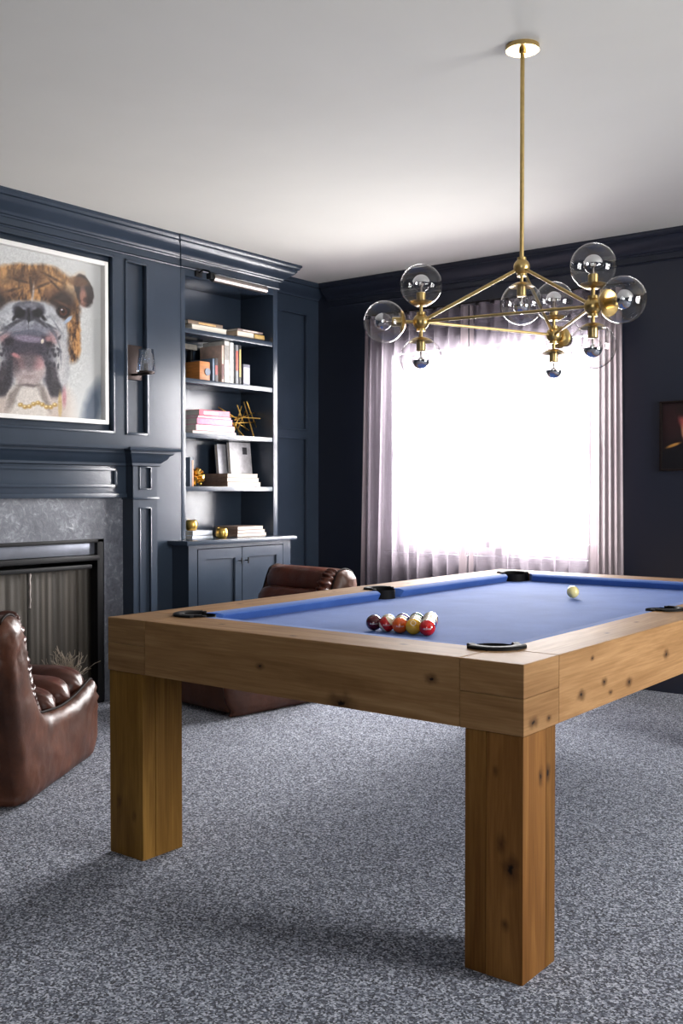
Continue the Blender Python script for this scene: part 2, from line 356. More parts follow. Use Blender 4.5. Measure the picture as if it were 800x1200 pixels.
def sweep(mb, path, prof, left=True):
    """run a profile (out, z) along a plan path, mitred; out is to the right of travel"""
    n = len(path); P = [Vector(p) for p in path]; rows = []
    for i in range(n):
        d0 = (P[i] - P[i - 1]).normalized() if i else None; d1 = (P[i + 1] - P[i]).normalized() if i < n - 1 else None
        n0 = Vector((d0.y, -d0.x)) if d0 else None; n1 = Vector((d1.y, -d1.x)) if d1 else None
        if n0 is None: m = n1
        elif n1 is None: m = n0
        else:
            m = (n0 + n1); m = m / (m.length ** 2) * 2
        rows.append([mb.b.verts.new((P[i].x + m.x * o, P[i].y + m.y * o, z)) for o, z in prof])
    k = len(prof)
    for i in range(n - 1):
        for j in range(k): mb.b.faces.new([rows[i][j], rows[i][(j + 1) % k], rows[i + 1][(j + 1) % k], rows[i + 1][j]])
    mb.b.faces.new(rows[0]); mb.b.faces.new(rows[-1]); return mb
# ================================================================== SETTING
ZC = 2.77; XW = -4.98; YB = 6.10; XR = 2.2; YF = -2.2
XB = -4.70                                    # face of the panelled chimney breast
struct(MB().box((-5.4, YF - .2, -.08), (XR + .2, YB + .25, 0)).build('floor', M['carpet']))
struct(MB().box((-5.4, YF - .2, ZC), (XR + .2, YB + .25, ZC + .1)).build('ceiling', M['ceiling']))
WX0, WX1, WZ0, WZ1 = -4.26, -2.62, .78, 2.20
struct(holes(MB(), 'y', YB, YB + .22, -5.4, XR + .2, 0, ZC, [(WX0, WX1, WZ0, WZ1)]).build('wall_back', M['navy_shaded']))
struct(holes(MB(), 'x', XR, XR + .12, YF, YB, 0, ZC, [(2.9, 4.5, .55, 2.35)]).build('wall_right', M['navy_shaded']))
struct(holes(MB(), 'y', YF - .12, YF, -5.4, XR, 0, ZC, [(0.0, 1.6, .7, 2.4)]).build('wall_front', M['navy_shaded']))
OPY0, OPY1, OPZ = 2.78, 3.822, .945           # fireplace opening
FBX = -5.30
wl = MB()
wl.box((-5.4, 5.334, 0), (XW, YB, ZC))                        # recessed end
wl.box((-5.4, 4.4295, 0), (-5.025, 5.334, ZC))                   # behind the bookcase
wl.box((-5.4, YF, 0), (-4.735, 2.0, ZC))                     # plain run toward the camera side
holes(wl, 'x', -5.4, -4.735, 2.0, 4.4295, 0, ZC, [(OPY0, OPY1, -.01, OPZ)])
# stiles and rails of the overmantel panelling
holes(wl, 'x', -4.736, XB, 2.0, 4.4295, 1.18, ZC, [(2.70, 3.905, 1.552, 2.585), (3.985, 4.162, 1.548, 2.578), (2.44, 2.62, 1.548, 2.578)])
holes(wl, 'x', -4.736, XB, 2.0, 2.44, 0, 1.18, []); holes(wl, 'x', -4.736, XB, 4.145, 4.4295, 0, 1.18, [])
wall_left = struct(wl.build('wall_left', M['navy']))
def rim(mb, ax, f, u0, u1, v0, v1, w=.014, d=.009, s=1):
    """raised bead round a rectangle lying in the plane x=f (ax 'x') or y=f"""
    for (a, b_, c, e) in ((u0, u0 + w, v0, v1), (u1 - w, u1, v0, v1), (u0, u1, v0, v0 + w), (u0, u1, v1 - w, v1)):
        if ax == 'x': mb.box((f, a, c), (f + d * s, b_, e), .004)
        else: mb.box((a, f, c), (b_, f + d * s, e), .004)
    return mb
for (a, b_, c, e) in ((2.70, 3.905, 1.552, 2.585), (3.985, 4.162, 1.548, 2.578), (2.44, 2.62, 1.548, 2.578)):
    rim(MB(), 'x', XB - .020, a, b_, c, e, .016, .028).build('panel_moulding', M['navy'], wall_left)
    MB().box((-4.735, a, c), (-4.731, b_, e)).build('panel', M['navy'], wall_left)
# recessed end wall: two wainscot panels framed by a stile and rails
rw = MB()
holes(rw, 'x', XW, XW + .022, 5.37, YB, .14, 2.66, [(5.47, 5.965, .26, 1.62), (5.47, 5.965, 1.67, 2.55)])
rw.build('panel_frame', M['navy'], wall_left)
for (c, e) in ((.26, 1.62), (1.67, 2.55)):
    rim(MB(), 'x', XW + .006, 5.47, 5.965, c, e, .016, .024).build('panel_moulding', M['navy'], wall_left)
CR = [(0, 2.600), (.006, 2.602), (.009, 2.608), (.006, 2.614), (.002, 2.616), (.002, 2.652), (.014, 2.652), (.018, 2.660), (.026, 2.663), (.029, 2.672), (.040, 2.680), (.058, 2.692), (.080, 2.708), (.092, 2.722), (.096, 2.736), (.106, 2.740), (.110, 2.752), (.118, 2.758), (.118, ZC), (0, ZC)]
struct(sweep(MB(), [(XB, YF), (XB, 4.430), (-4.692, 4.430), (-4.692, 5.334), (XW, 5.334), (XW, YB)], CR).build('trim_1', M['navy']))
struct(sweep(MB(), [(XW + .119, YB), (XR, YB), (XR, YF)], CR).build('trim_2', M['navy_shaded']))  # back crown takes the darker navy, its shade painted in
BB = [(0, 0), (.016, 0), (.016, .115), (.010, .125), (.006, .14), (0, .14)]
struct(sweep(MB(), [(XW, 5.336), (XW, YB)], BB).build('baseboard_left', M['navy']))
struct(sweep(MB(), [(XW, YB), (XR, YB)], BB).build('baseboard_back', M['navy_shaded']))
struct(sweep(MB(), [(XR, YB), (XR, YF)], BB).build('baseboard_right', M['navy_shaded']))
struct(sweep(MB(), [(XB, YF), (XB, 2.4)], BB).build('baseboard_front', M['navy']))

# window behind the curtains
win = struct(MB().box((WX0, YB + .06, WZ0), (WX0 + .05, YB + .14, WZ1), .004).box((WX1 - .05, YB + .06, WZ0), (WX1, YB + .14, WZ1), .004)
    .box((WX0, YB + .06, WZ0), (WX1, YB + .14, WZ0 + .05), .004).box((WX0, YB + .06, WZ1 - .05), (WX1, YB + .14, WZ1), .004)
    .box((-3.50, YB + .06, WZ0), (-3.40, YB + .14, WZ1), .004).build('window_1', M['frame_white']))
win['kind'] = 'structure'
for x0, x1 in ((WX0 + .05, -3.50), (-3.40, WX1 - .05)):
    for z0, z1, yo in ((WZ0 + .05, 1.49, .075), (1.49, WZ1 - .05, .10)):
        y0 = YB + yo
        s = MB().box((x0, y0, z0), (x0 + .035, y0 + .025, z1)).box((x1 - .035, y0, z0), (x1, y0 + .025, z1)).box((x0, y0, z0), (x1, y0 + .025, z0 + .04)).box((x0, y0, z1 - .035), (x1, y0 + .025, z1)).build('window_sash', M['frame_white'], win)
        MB().box((x0 + .03, y0 + .010, z0 + .03), (x1 - .03, y0 + .014, z1 - .03)).build('window_pane', M['window_glass'], s)
MB().box((WX0 - .05, YB - .05, WZ0 - .03), (WX1 + .05, YB + .06, WZ0), .006).build('window_sill', M['navy_shaded'], win)
cs = MB()
for (a, b_, c, e) in ((WX0 - .09, WX0, WZ0 - .12, WZ1 + .09), (WX1, WX1 + .09, WZ0 - .12, WZ1 + .09), (WX0, WX1, WZ1, WZ1 + .09), (WX0, WX1, WZ0 - .12, WZ0 - .03)):
    cs.box((a, YB - .022, c), (b_, YB, e), .004)
cs.build('window_casing', M['navy_shaded'], win)
for n, ax, f, u0, u1, v0, v1, s in (('window_2', 'x', XR + .04, 2.9, 4.5, .55, 2.35, 1), ('fill_window', 'y', YF - .10, 0.0, 1.6, .7, 2.4, 1)):  # the front wall's window is added to hold the unseen fill lamp
    m_ = MB(); um = (u0 + u1) / 2; vm = (v0 + v1) / 2
    for a, b_, c, e in ((u0, u0 + .05, v0, v1), (u1 - .05, u1, v0, v1), (u0, u1, v0, v0 + .05), (u0, u1, v1 - .05, v1), (um - .03, um + .03, v0, v1), (u0, u1, vm - .02, vm + .02)):
        if ax == 'x': m_.box((f, a, c), (f + .05, b_, e))
        else: m_.box((a, f, c), (b_, f + .05, e))
    struct(m_.build(n, M['frame_white']))
# ================================================================== CURTAINS
def curtain(name, x0, x1, flare0, flare1, npl, seed, label, zt=2.47):
    t = thing(name, label, 'curtain', ((x0 + x1) / 2, 5.965, 0), 0, 'sheer curtains')
    rnd = random.Random(seed); ph = [rnd.uniform(-.5, .5) for _ in range(npl + 2)]; am = [rnd.uniform(.55, 1.25) for _ in range(npl + 2)]
    def fn(u, v, off=0.0):
        z = .012 + (zt - .012) * v
        k = u * npl; i = int(k); f = k - i
        warp = .02 * math.sin(u * 17 + seed) * (1 - v)
        x = x0 + (x1 - x0) * u + (flare0 * (1 - u) + flare1 * u) * (1 - v) + warp * math.sin(math.pi * u)
        a = am[i] * (1 - f) + am[min(i + 1, npl)] * f
        drop = 1 - .45 * math.exp(-((v - .5) / .5) ** 2)
        y = 5.965 + .034 * a * math.sin(2 * math.pi * k + ph[i] * (1 - v)) * (.8 + .35 * (1 - v)) + .010 * math.sin(2 * math.pi * k * 2.3 + seed)
        ztop = z - (.012 * (0.5 - 0.5 * math.cos(2 * math.pi * k)) if v > .985 else 0)
        return (x, y + off, ztop)
    MB().grid(fn, npl * 22, 26).smooth().build('drape', M['sheer'], t)
    # header tape and hem, doubled cloth
    MB().grid(lambda u, v: fn(u, .945 + .05 * v, -.004), npl * 22, 3).smooth().build('header_tape', M['sheer'], t)
    for u0 in ((0, .02), (.955, 1.0)):
        MB().grid(lambda u, v: fn(u0[0] + (u0[1] - u0[0]) * u, v * .995, -.004), 6, 26).smooth().build('side_hem', M['lace'], t)
    for i in range(npl):
        p = fn((i + .25) / npl, .995)
        MB().box((p[0] - .005, 5.985, zt - .012), (p[0] + .005, 6.036, zt + .012), .002).build('hook', M['black_metal'], t)
    return t
curtain('sheer_curtain', -4.415, -3.552, -.045, .0, 8, 1, 'left sheer lilac-grey curtain panel, glowing in front of the bright window')
curtain('sheer_curtain', -3.540, -2.637, .0, .0, 8, 4, 'wide right sheer white curtain panel, glowing in front of the bright window')
t = thing('side_curtain', 'narrow gathered grey-beige curtain stack at the right end of the window', 'curtain', (-2.56, 5.96, 0))
def scf(u, v):
    x = -2.632 + .15 * u + (.035 * u) * (1 - v); return (x, 5.955 + .026 * math.sin(u * 2 * math.pi * 4.5) + .006 * math.sin(u * 31), .012 + 2.44 * v)
MB().grid(scf, 60, 20).smooth().build('drape', M['lace'], t)
t = thing('curtain_rod', 'dark slim curtain rod running above both curtain panels', 'curtain rod', (-3.45, 6.0, 2.5))
MB().cyl((-4.46, 6.045, 2.492), (-2.44, 6.045, 2.492), .007, seg=12).build('rod', M['rod_dark'], t)
for x in (-4.46, -2.44): MB().sph((x, 6.045, 2.492), .014, 12, 8).build('finial', M['rod_dark'], t)
for x in (-4.40, -3.45, -2.50): MB().box((x - .008, 6.04, 2.484), (x + .008, YB, 2.500), .002).build('bracket', M['rod_dark'], t)

# ================================================================== FIREPLACE
fp = thing('fireplace', 'navy panelled mantelpiece with grey granite surround below the bulldog picture', 'fireplace', (-4.7, 3.30, 0))
g = MB(); holes(g, 'x', -4.735, XB + .004, 2.44, 4.14, 0, 1.178, [(OPY0, OPY1, -.01, OPZ)]); g.build('granite_surround', M['granite'], fp)
MB().box((-4.70, 2.64, 1.178), (-4.655, 3.96, 1.205), .004).box((-4.70, 2.64, 1.178), (-4.665, 3.96, 1.40), .002).build('frieze', M['navy'], fp)
rim(MB(), 'x', -4.668, 2.76, 3.885, 1.236, 1.352, .02, .016).build('frieze_panel', M['navy'], fp)
for yc in (4.052, 2.548):
    p = MB(); y0, y1 = yc - .092, yc + .092
    holes(p, 'x', -4.70, -4.615, y0, y1, 0, 1.42, []);
    p.build('pilaster', M['navy'], fp)
    q_ = MB(); holes(q_, 'x', -4.616, -4.603, y0, y1, 0, 1.40, [(yc - .048, yc + .045, .20, 1.122), (yc - .048, yc + .045, 1.225, 1.362)])
    pf = q_.build('pilaster_frame', M['navy'], fp)
    rim(MB(), 'x', -4.613, yc - .048, yc + .045, .20, 1.122, .008, .016).build('panel_bead', M['navy'], pf)
    rim(MB(), 'x', -4.613, yc - .048, yc + .045, 1.225, 1.362, .008, .016).build('panel_bead', M['navy'], pf)
    MB().box((-4.70, y0 - .008, 1.168), (-4.592, y1 + .008, 1.182), .003).build('pilaster_band', M['navy'], fp)
    MB().box((-4.70, y0 - .008, 0), (-4.588, y1 + .008, .15), .006).build('plinth', M['navy'], fp)
MP = [(0, 1.362), (.012, 1.366), (.012, 1.380), (.022, 1.390), (.040, 1.404), (.048, 1.422), (.070, 1.436), (.070, 1.447), (.098, 1.450), (.102, 1.458), (.098, 1.468), (-.02, 1.470), (-.02, 1.362)]
P2 = [(XB, 2.449), (-4.60, 2.449), (-4.60, 2.647), (-4.655, 2.647), (-4.655, 3.953), (-4.60, 3.953), (-4.60, 4.150), (XB, 4.150)]
P2 = P2[::1]
sweep(MB(), P2[::1], [(o, z) for o, z in MP]).build('mantel_moulding', M['navy'], fp)
MB().prism([(XB, 2.36), (-4.515, 2.36), (-4.515, 4.24), (XB, 4.24)], 1.456, 1.476, .004).build('mantel_shelf', M['navy'], fp)
# firebox insert
fb = MB().box((FBX, OPY0, .0), (-4.95, OPY1, .02)).box((FBX, OPY0, OPZ - .03), (-4.75, OPY1, OPZ)).box((FBX, OPY0, 0), (FBX + .03, OPY1, OPZ))
fb.box((FBX, OPY0, 0), (-4.74, OPY0 + .02, OPZ)).box((FBX, OPY1 - .02, 0), (-4.74, OPY1, OPZ)); fb.build('firebox', M['firebrick'], fp)
MB().box((-4.735, OPY1 - .045, 0), (-4.699, OPY1, OPZ), .004).box((-4.735, OPY0, 0), (-4.699, OPY0 + .045, OPZ), .004).box((-4.735, OPY0, OPZ - .022), (-4.699, OPY1, OPZ), .004).build('black_frame', M['black_metal'], fp)
MB().box((-4.755, OPY0 + .045, .855), (-4.725, OPY1 - .045, .925), .003).build('hood_panel', M['steel_hood'], fp)
MB().box((-4.755, OPY0 + .03, .822), (-4.695, OPY1 - .03, .853), .006).build('hood_bar', M['black_metal'], fp)
MB().box((-4.77, OPY0 + .03, .775), (-4.715, OPY1 - .07, .800), .006).build('screen_rail', M['black_metal'], fp)
for y0, y1, sd in ((OPY0 + .03, 3.355, 1), (3.365, OPY1 - .03, 5)):
    MB().grid(lambda u, v: (-4.775 + .0018 * math.sin(u * 70 + sd + v) + .003 * math.sin(u * 31 + sd), y0 + (y1 - y0) * u, .01 + .775 * v), 90, 6).smooth().build('mesh_screen', M['mesh'], fp)
MB().tube([(-4.752, 3.36 + .002 * math.sin(i * 2), .78 - i * .022) for i in range(10)], [.004 + .002 * (i % 2) for i in range(10)], 6).build('pull_chain', M['nickel'], fp)
tw = MB(); rnd = random.Random(3)
for i in range(90):
    a = rnd.uniform(0, 2 * math.pi); e = rnd.uniform(.2, 1.3); p = Vector((-4.62, 3.50, .18)); d = Vector((math.cos(a) * math.cos(e) * .5, math.sin(a) * math.cos(e), math.sin(e) * 1.1)); pts = [p.copy()]
    for k in range(5):
        p = p + d * .030 + Vector((rnd.uniform(-.012, .012), rnd.uniform(-.03, .03), rnd.uniform(-.02, .02))); pts.append(p.copy())
    tw.tube(pts, [.0016] * 6, 4)
dt = thing('dried_twigs', 'pale tangled dried twigs standing in front of the fire screen behind the armchair', 'twigs', (-4.62, 3.50, 0))
o = tw.build('twig_tangle', M['twig'], dt); o['kind'] = 'stuff'
MB().lathe([(0, 0), (.06, 0), (.075, .02), (.08, .12), (.07, .2), (.055, .205), (.05, .19), (.0, .18)], (-4.62, 3.50, .001)).smooth().build('pot', M['bronze'], dt)

# ================================================================== BULLDOG PICTURE
def nz(x, y, s, k=0): return noise.noise(Vector((x * s, y * s, k)))
def ell(X, Y, cx, cy, rx, ry, rot=0, soft=.25):
    c, s = math.cos(rot), math.sin(rot); dx = (X - cx) * c + (Y - cy) * s; dy = -(X - cx) * s + (Y - cy) * c
    d = np.sqrt((dx / rx) ** 2 + (dy / ry) ** 2); return np.clip((1 + soft - d) / (2 * soft), 0, 1)
def dogpaint(X, Y):
    """X,Y arrays in picture units: visible sheet spans 0..615 by 60..1150, mirrored about the nose at X=155"""
    rs = np.random.RandomState(4)
    def fbm(sx, sy, seed, ox=0):
        r = np.random.RandomState(seed); out = np.zeros_like(X); amp = 1; tot = 0
        for o_ in range(5):
            g = r.rand(64, 64); fx = (X + 2000 + ox) * sx * 2 ** o_; fy = (Y + 2000) * sy * 2 ** o_
            ix = np.floor(fx).astype(int); iy = np.floor(fy).astype(int); tx = fx - ix; ty = fy - iy; tx = tx * tx * (3 - 2 * tx); ty = ty * ty * (3 - 2 * ty)
            G = lambda a, b_: g[a % 64, b_ % 64]
            out += amp * ((G(ix, iy) * (1 - tx) + G(ix + 1, iy) * tx) * (1 - ty) + (G(ix, iy + 1) * (1 - tx) + G(ix + 1, iy + 1) * tx) * ty); tot += amp; amp *= .6
        return out / tot
    wob = fbm(.012, .012, 1) - .5; wob2 = fbm(.012, .012, 2) - .5
    Xo, Yo = X, Y
    X_ = np.where(X < 155, 310 - X, X) + wob * 34; Y_ = Y + wob2 * 34
    col = np.zeros(X.shape + (3,)); col[:] = (206, 207, 205)
    def put(mask, c, a=1.0):
        nonlocal col
        mask = np.clip(mask * a, 0, 1)[..., None]; c = np.array(c, float) if not isinstance(c, np.ndarray) else c
        col = col * (1 - mask) + c * mask
    E_ = lambda *a, **k: ell(X_, Y_, *a, **k)
    fur = fbm(.05, .018, 7); fur2 = fbm(.02, .05, 8)
    # brindle coat colour
    t_ = np.clip((fur - .32) * 3.0, 0, 1)[..., None]
    brin = np.array((58, 36, 22.)) * (1 - t_) + np.array((196, 142, 84.)) * t_
    put(E_(560, 1080, 60, 160, .3, soft=.5), (70, 84, 104), .9)          # blurred shape at the right edge
    put(E_(250, 1100, 190, 260, soft=.15), (214, 206, 198))              # chest
    put(E_(330, 1050, 60, 200, soft=.4), (186, 168, 158), .7)
    put(E_(190, 420, 292, 262, soft=.05), brin)                          # skull
    put(E_(400, 600, 86, 190, -.12, soft=.1), brin)                      # cheek
    put(E_(300, 270, 120, 70, .2, soft=.5), (206, 160, 104), .5)
    put(E_(210, 250, 60, 46, soft=.6), (66, 40, 22), .7); put(E_(300, 330, 50, 30, soft=.6), (150, 100, 60), .6)
    put(E_(430, 330, 50, 120, .55, soft=.3), (206, 176, 140), .8)        # pale temple
    # ear: dark outside with pink inside
    put(E_(505, 335, 58, 110, -.25, soft=.08), (46, 36, 34)); put(E_(470, 275, 70, 30, .2, soft=.3), (110, 76, 50), .8)
    put(E_(500, 375, 22, 62, -.1, soft=.4), (168, 120, 104), .9); put(E_(517, 395, 12, 20, soft=.4), (60, 40, 38), .7)
    # dark eye patch and eye
    put(E_(355, 420, 96, 104, .6, soft=.35), (38, 26, 22), .95); put(E_(272, 345, 40, 30, soft=.5), (120, 84, 60), .6)
    put(E_(40, 345, 60, 70, soft=.4) * (Xo < 0), (30, 24, 22), .9)
    put(E_(368, 470, 34, 30, soft=.2), (52, 24, 18)); put(E_(366, 464, 14, 13, soft=.3), (12, 8, 10)); put(E_(358, 456, 6, 5, soft=.4), (220, 220, 225))
    put(E_(402, 522, 24, 8, -.8, soft=.4), (176, 190, 206), .9)
    # muzzle
    put(E_(180, 640, 222, 244, soft=.06), (170, 172, 178)); put(E_(310, 800, 98, 190, -.08, soft=.12), (168, 168, 172))
    put(E_(300, 560, 70, 140, -.5, soft=.5), (206, 208, 210), .7); put(E_(235, 720, 120, 110, soft=.5), (84, 82, 92), .8)
    gr = np.clip((fbm(.03, .03, 12) - .45) * 4, 0, 1); put(gr * E_(220, 700, 190, 230, soft=.2), (70, 70, 80), .55)
    put(E_(350, 760, 40, 180, -.05, soft=.5), (212, 210, 208), .75)
    # flews hanging down, dark
    put(E_(300, 900, 44, 108, -.12, soft=.25), (62, 56, 62)); put(E_(318, 960, 44, 46, soft=.3), (44, 40, 46)); put(E_(285, 640, 46, 40, soft=.5), (176, 130, 130), .7)
    # nose, broad with two deep nostrils
    RS = (Xo > 150) * 1.0
    put(E_(155, 462, 96, 62, soft=.10), (66, 66, 76)); put(E_(155, 425, 62, 16, soft=.5), (128, 130, 140), .8)
    put(E_(205, 476, 30, 34, .5, soft=.22), (10, 9, 14)); put(E_(240, 508, 20, 12, .7, soft=.4), (16, 14, 20)); put(E_(186, 446, 16, 8, -.5, soft=.5), (150, 152, 162), .7)
    put(E_(155, 555, 5, 82, soft=.6), (8, 7, 12)); put(E_(155, 480, 7, 40, soft=.6), (24, 22, 30))
    put(E_(245, 545, 78, 13, .5, soft=.4), (36, 34, 42), .8); put(E_(215, 572, 62, 24, .15, soft=.5), (116, 116, 130), .7); put(E_(300, 600, 60, 8, .9, soft=.5), (90, 90, 100), .7)
    # upper lip line, dark open mouth, lilac lower lip, one tooth on the right
    put(E_(158, 690, 122, 88, soft=.25), (58, 52, 64), .88); put(E_(265, 650, 46, 22, .9, soft=.4), (30, 27, 34), .9)
    put(E_(190, 602, 74, 16, .12, soft=.45), (96, 96, 110), .9)
    put(ell(Xo, Yo, 158, 640, 92, 22, .1, .35), (140, 128, 146), .95); put(ell(Xo, Yo, 238, 655, 9, 15, .2, .35), (232, 220, 200)); put(ell(Xo, Yo, 275, 640, 20, 16, .5, .5), (190, 140, 140), .8)
    # chin, pale with two pink patches and a dark centre
    put(E_(155, 845, 96, 98, soft=.15), (182, 166, 164)); put(E_(212, 790, 34, 40, soft=.5), (206, 150, 150), .8)
    put(E_(155, 770, 60, 62, soft=.45), (84, 74, 80), .8); put(ell(Xo, Yo, 70, 800, 34, 60, -.3, .5), (66, 58, 62), .8); put(ell(Xo, Yo, 75, 745, 26, 12, .5, .5), (206, 140, 140), .9)
    put(E_(155, 935, 66, 9, soft=.5), (96, 84, 84), .8); put(E_(165, 880, 30, 12, soft=.6), (140, 122, 120), .6)
    put(E_(245, 1005, 20, 90, -.4, soft=.5), (110, 98, 92), .7); put(E_(275, 870, 16, 110, -.12, soft=.5), (40, 36, 44), .8)
    for k in range(26):                                   # whisker spots and mottling on the muzzle
        a_ = rs.rand() * 2 * math.pi; r0 = rs.rand(); put(E_(310 + 60 * r0 * math.cos(a_), 740 + 150 * r0 * math.sin(a_), 5 + 5 * rs.rand(), 9 + 6 * rs.rand(), soft=.5), (52, 50, 58), .75)
    # eye, laid over the dark patch
    put(ell(Xo, Yo, 368, 468, 42, 36, .3, .2), (14, 10, 12)); put(ell(Xo, Yo, 370, 468, 26, 25, 0, .2), (82, 46, 30)); put(ell(Xo, Yo, 368, 464, 12, 12, 0, .3), (8, 6, 8)); put(ell(Xo, Yo, 360, 454, 6, 5, 0, .4), (235, 238, 245))
    put(ell(Xo, Yo, 398, 518, 34, 11, -.75, .35), (168, 186, 208)); put(ell(Xo, Yo, 372, 420, 60, 10, .45, .5), (90, 62, 44), .9)
    put(ell(Xo, Yo, 182, 350, 7, 56, .1, .5), (196, 190, 186), .9); put(ell(Xo, Yo, 170, 300, 8, 60, -.1, .5), (50, 30, 18), .8)
    for (qx, qy, rx_, ry_, ro_) in ((300, 250, 70, 8, .5), (240, 300, 60, 8, -.4), (110, 270, 60, 8, .3), (320, 300, 60, 7, .8), (60, 330, 50, 8, -.3)):
        put(ell(Xo, Yo, qx, qy, rx_, ry_, ro_, .6), (52, 32, 18), .75)
    for (qx, qy, ro_) in ((270, 560, .9), (330, 650, 1.2), (350, 740, 1.5), (330, 560, 1.0)):
        put(ell(Xo, Yo, qx, qy, 60, 5, ro_, .6), (112, 112, 122), .7)
    # gold collar
    for k in range(9):
        cx = 105 + k * 26; cy = 1062 + 14 * math.sin(k * 1.2); m_ = ell(Xo, Yo, cx, cy, 15, 13, 0, .4); put(m_, (176, 138, 66)); put(ell(Xo, Yo, cx - 3, cy - 4, 6, 5, 0, .5), (238, 220, 160))
    put(ell(Xo, Yo, 345, 1060, 12, 80, 0, .4), (190, 160, 96), .8); put(ell(Xo, Yo, 372, 1010, 12, 60, 0, .5), (176, 96, 110), .6)
    # fur grain over the dog only
    g_ = (fbm(.16, .16, 21) - .5)[..., None] * 60; dog = np.clip(E_(220, 600, 330, 560, soft=.1), 0, 1)[..., None]
    col = np.clip(col + g_ * dog, 0, 255)
    return col
def picture(parent, face_x, y0, y1, z0, z1, nu, nv, paint, axis='x', name='print_sheet'):
    bm = bmesh.new(); V = []
    for i in range(nu):
        for j in range(nv):
            u = y0 + (y1 - y0) * i / (nu - 1); v = z0 + (z1 - z0) * j / (nv - 1)
            V.append(bm.verts.new((face_x, u, v) if axis == 'x' else (u, face_x, v)))
    for i in range(nu - 1):
        for j in range(nv - 1):
            q = [V[i * nv + j], V[(i + 1) * nv + j], V[(i + 1) * nv + j + 1], V[i * nv + j + 1]]
            bm.faces.new(q if axis == 'x' else q[::-1])
    off = parent['_off']; bm.transform(Matrix.Translation([-c for c in off]))
    me = bpy.data.meshes.new(name); bm.to_mesh(me); bm.free(); me.materials.append(M['print'])
    cols = paint().reshape(-1, 3) / 255.0
    lin = np.where(cols <= .04045, cols / 12.92, ((cols + .055) / 1.055) ** 2.4)
    at = me.color_attributes.new('print', 'FLOAT_COLOR', 'POINT'); at.data.foreach_set('color', np.concatenate([lin, np.ones((len(lin), 1))], 1).astype(np.float32).ravel())
    ob = bpy.data.objects.new(name, me); C.objects.link(ob); ob.parent = parent; ob['_off'] = off; return ob
PY0, PY1, PZ0, PZ1 = 2.745, 3.838, 1.600, 2.527
bp_ = thing('bulldog_picture', 'large white-framed photograph of a bulldog hanging above the mantelpiece', 'picture', (-4.70, 3.29, PZ0))
px0 = -4.712; px1 = -4.668
fr_ = MB()
for (a, b_, c, e) in ((PY0, PY0 + .024, PZ0, PZ1), (PY1 - .024, PY1, PZ0, PZ1), (PY0 + .024, PY1 - .024, PZ0, PZ0 + .024), (PY0 + .024, PY1 - .024, PZ1 - .024, PZ1)):
    fr_.box((px0, a, c), (px1, b_, e), .002)
fr_.box((-4.731, PY0 + .03, PZ0 + .03), (px0 + .002, PY1 - .03, PZ1 - .03)); fr_.build('picture_frame', M['frame_white'], bp_)
NU, NV = 330, 300
def pdog():
    yy = np.linspace(PY0 + .024, PY1 - .024, NU); zz = np.linspace(PZ0 + .024, PZ1 - .024, NV)
    yy, zz = np.meshgrid(yy, zz, indexing='ij')
    X = 615 - (PY1 - .024 - yy) * (615 / .648); u = np.clip(X / 615, 0, 1); v = (PZ1 - .024 - zz) / (PZ1 - PZ0 - .048)
    top = 45 + 140 * u; bot = 1120 + 35 * u
    return dogpaint(X, top + (bot - top) * v)
picture(bp_, px0 + .006, PY0 + .024, PY1 - .024, PZ0 + .024, PZ1 - .024, NU, NV, pdog)
MB().box((px1 - .010, PY0 + .022, PZ0 + .022), (px1 - .008, PY1 - .022, PZ1 - .022)).build('picture_glass', M['window_glass'], bp_)

# dark portrait on the back wall
dp = thing('dark_portrait', 'small dark oil portrait in a thin frame on the back wall right of the curtains', 'picture', (-2.0, YB, 1.337))
dx0, dx1, dz0, dz1 = -2.285, -1.955, 1.339, 1.758
f_ = MB()
for (a, b_, c, e) in ((dx0, dx0 + .012, dz0, dz1), (dx1 - .012, dx1, dz0, dz1), (dx0, dx1, dz0, dz0 + .012), (dx0, dx1, dz1 - .012, dz1)):
    f_.box((a, YB - .035, c), (b_, YB, e), .002)
f_.box((dx0 + .01, YB - .012, dz0 + .01), (dx1 - .01, YB, dz1 - .01)); f_.build('picture_frame', M['bronze'], dp)
def ppor():
    xx, zz = np.meshgrid(np.linspace(0, 1, 90), np.linspace(0, 1, 110), indexing='ij')
    col = np.zeros(xx.shape + (3,)); col[:] = (26, 18, 20)
    def put(m_, c):
        nonlocal col
        m_ = m_[..., None]; col = col * (1 - m_) + np.array(c, float) * m_
    put(ell(xx, zz, .2, .75, .25, .3, 0, .6), (44, 24, 26)); put(ell(xx, zz, .5, .1, .6, .3, 0, .3), (16, 15, 20))
    put(ell(xx, zz, .52, .62, .15, .24, 0, .15), (172, 116, 88)); put(ell(xx, zz, .45, .75, .12, .12, 0, .4), (150, 70, 66))
    put(ell(xx, zz, .5, .9, .22, .14, 0, .3), (28, 16, 14)); put(ell(xx, zz, .46, .65, .035, .014, 0, .4), (24, 14, 14)); put(ell(xx, zz, .59, .65, .035, .014, 0, .4), (24, 14, 14))
    put(ell(xx, zz, .52, .50, .05, .014, 0, .4), (130, 56, 50)); put(ell(xx, zz, .22, .36, .14, .022, .25, .4), (178, 128, 62))
    return col
picture(dp, YB - .0135, dx0 + .012, dx1 - .012, dz0 + .012, dz1 - .012, 90, 110, ppor, 'y')

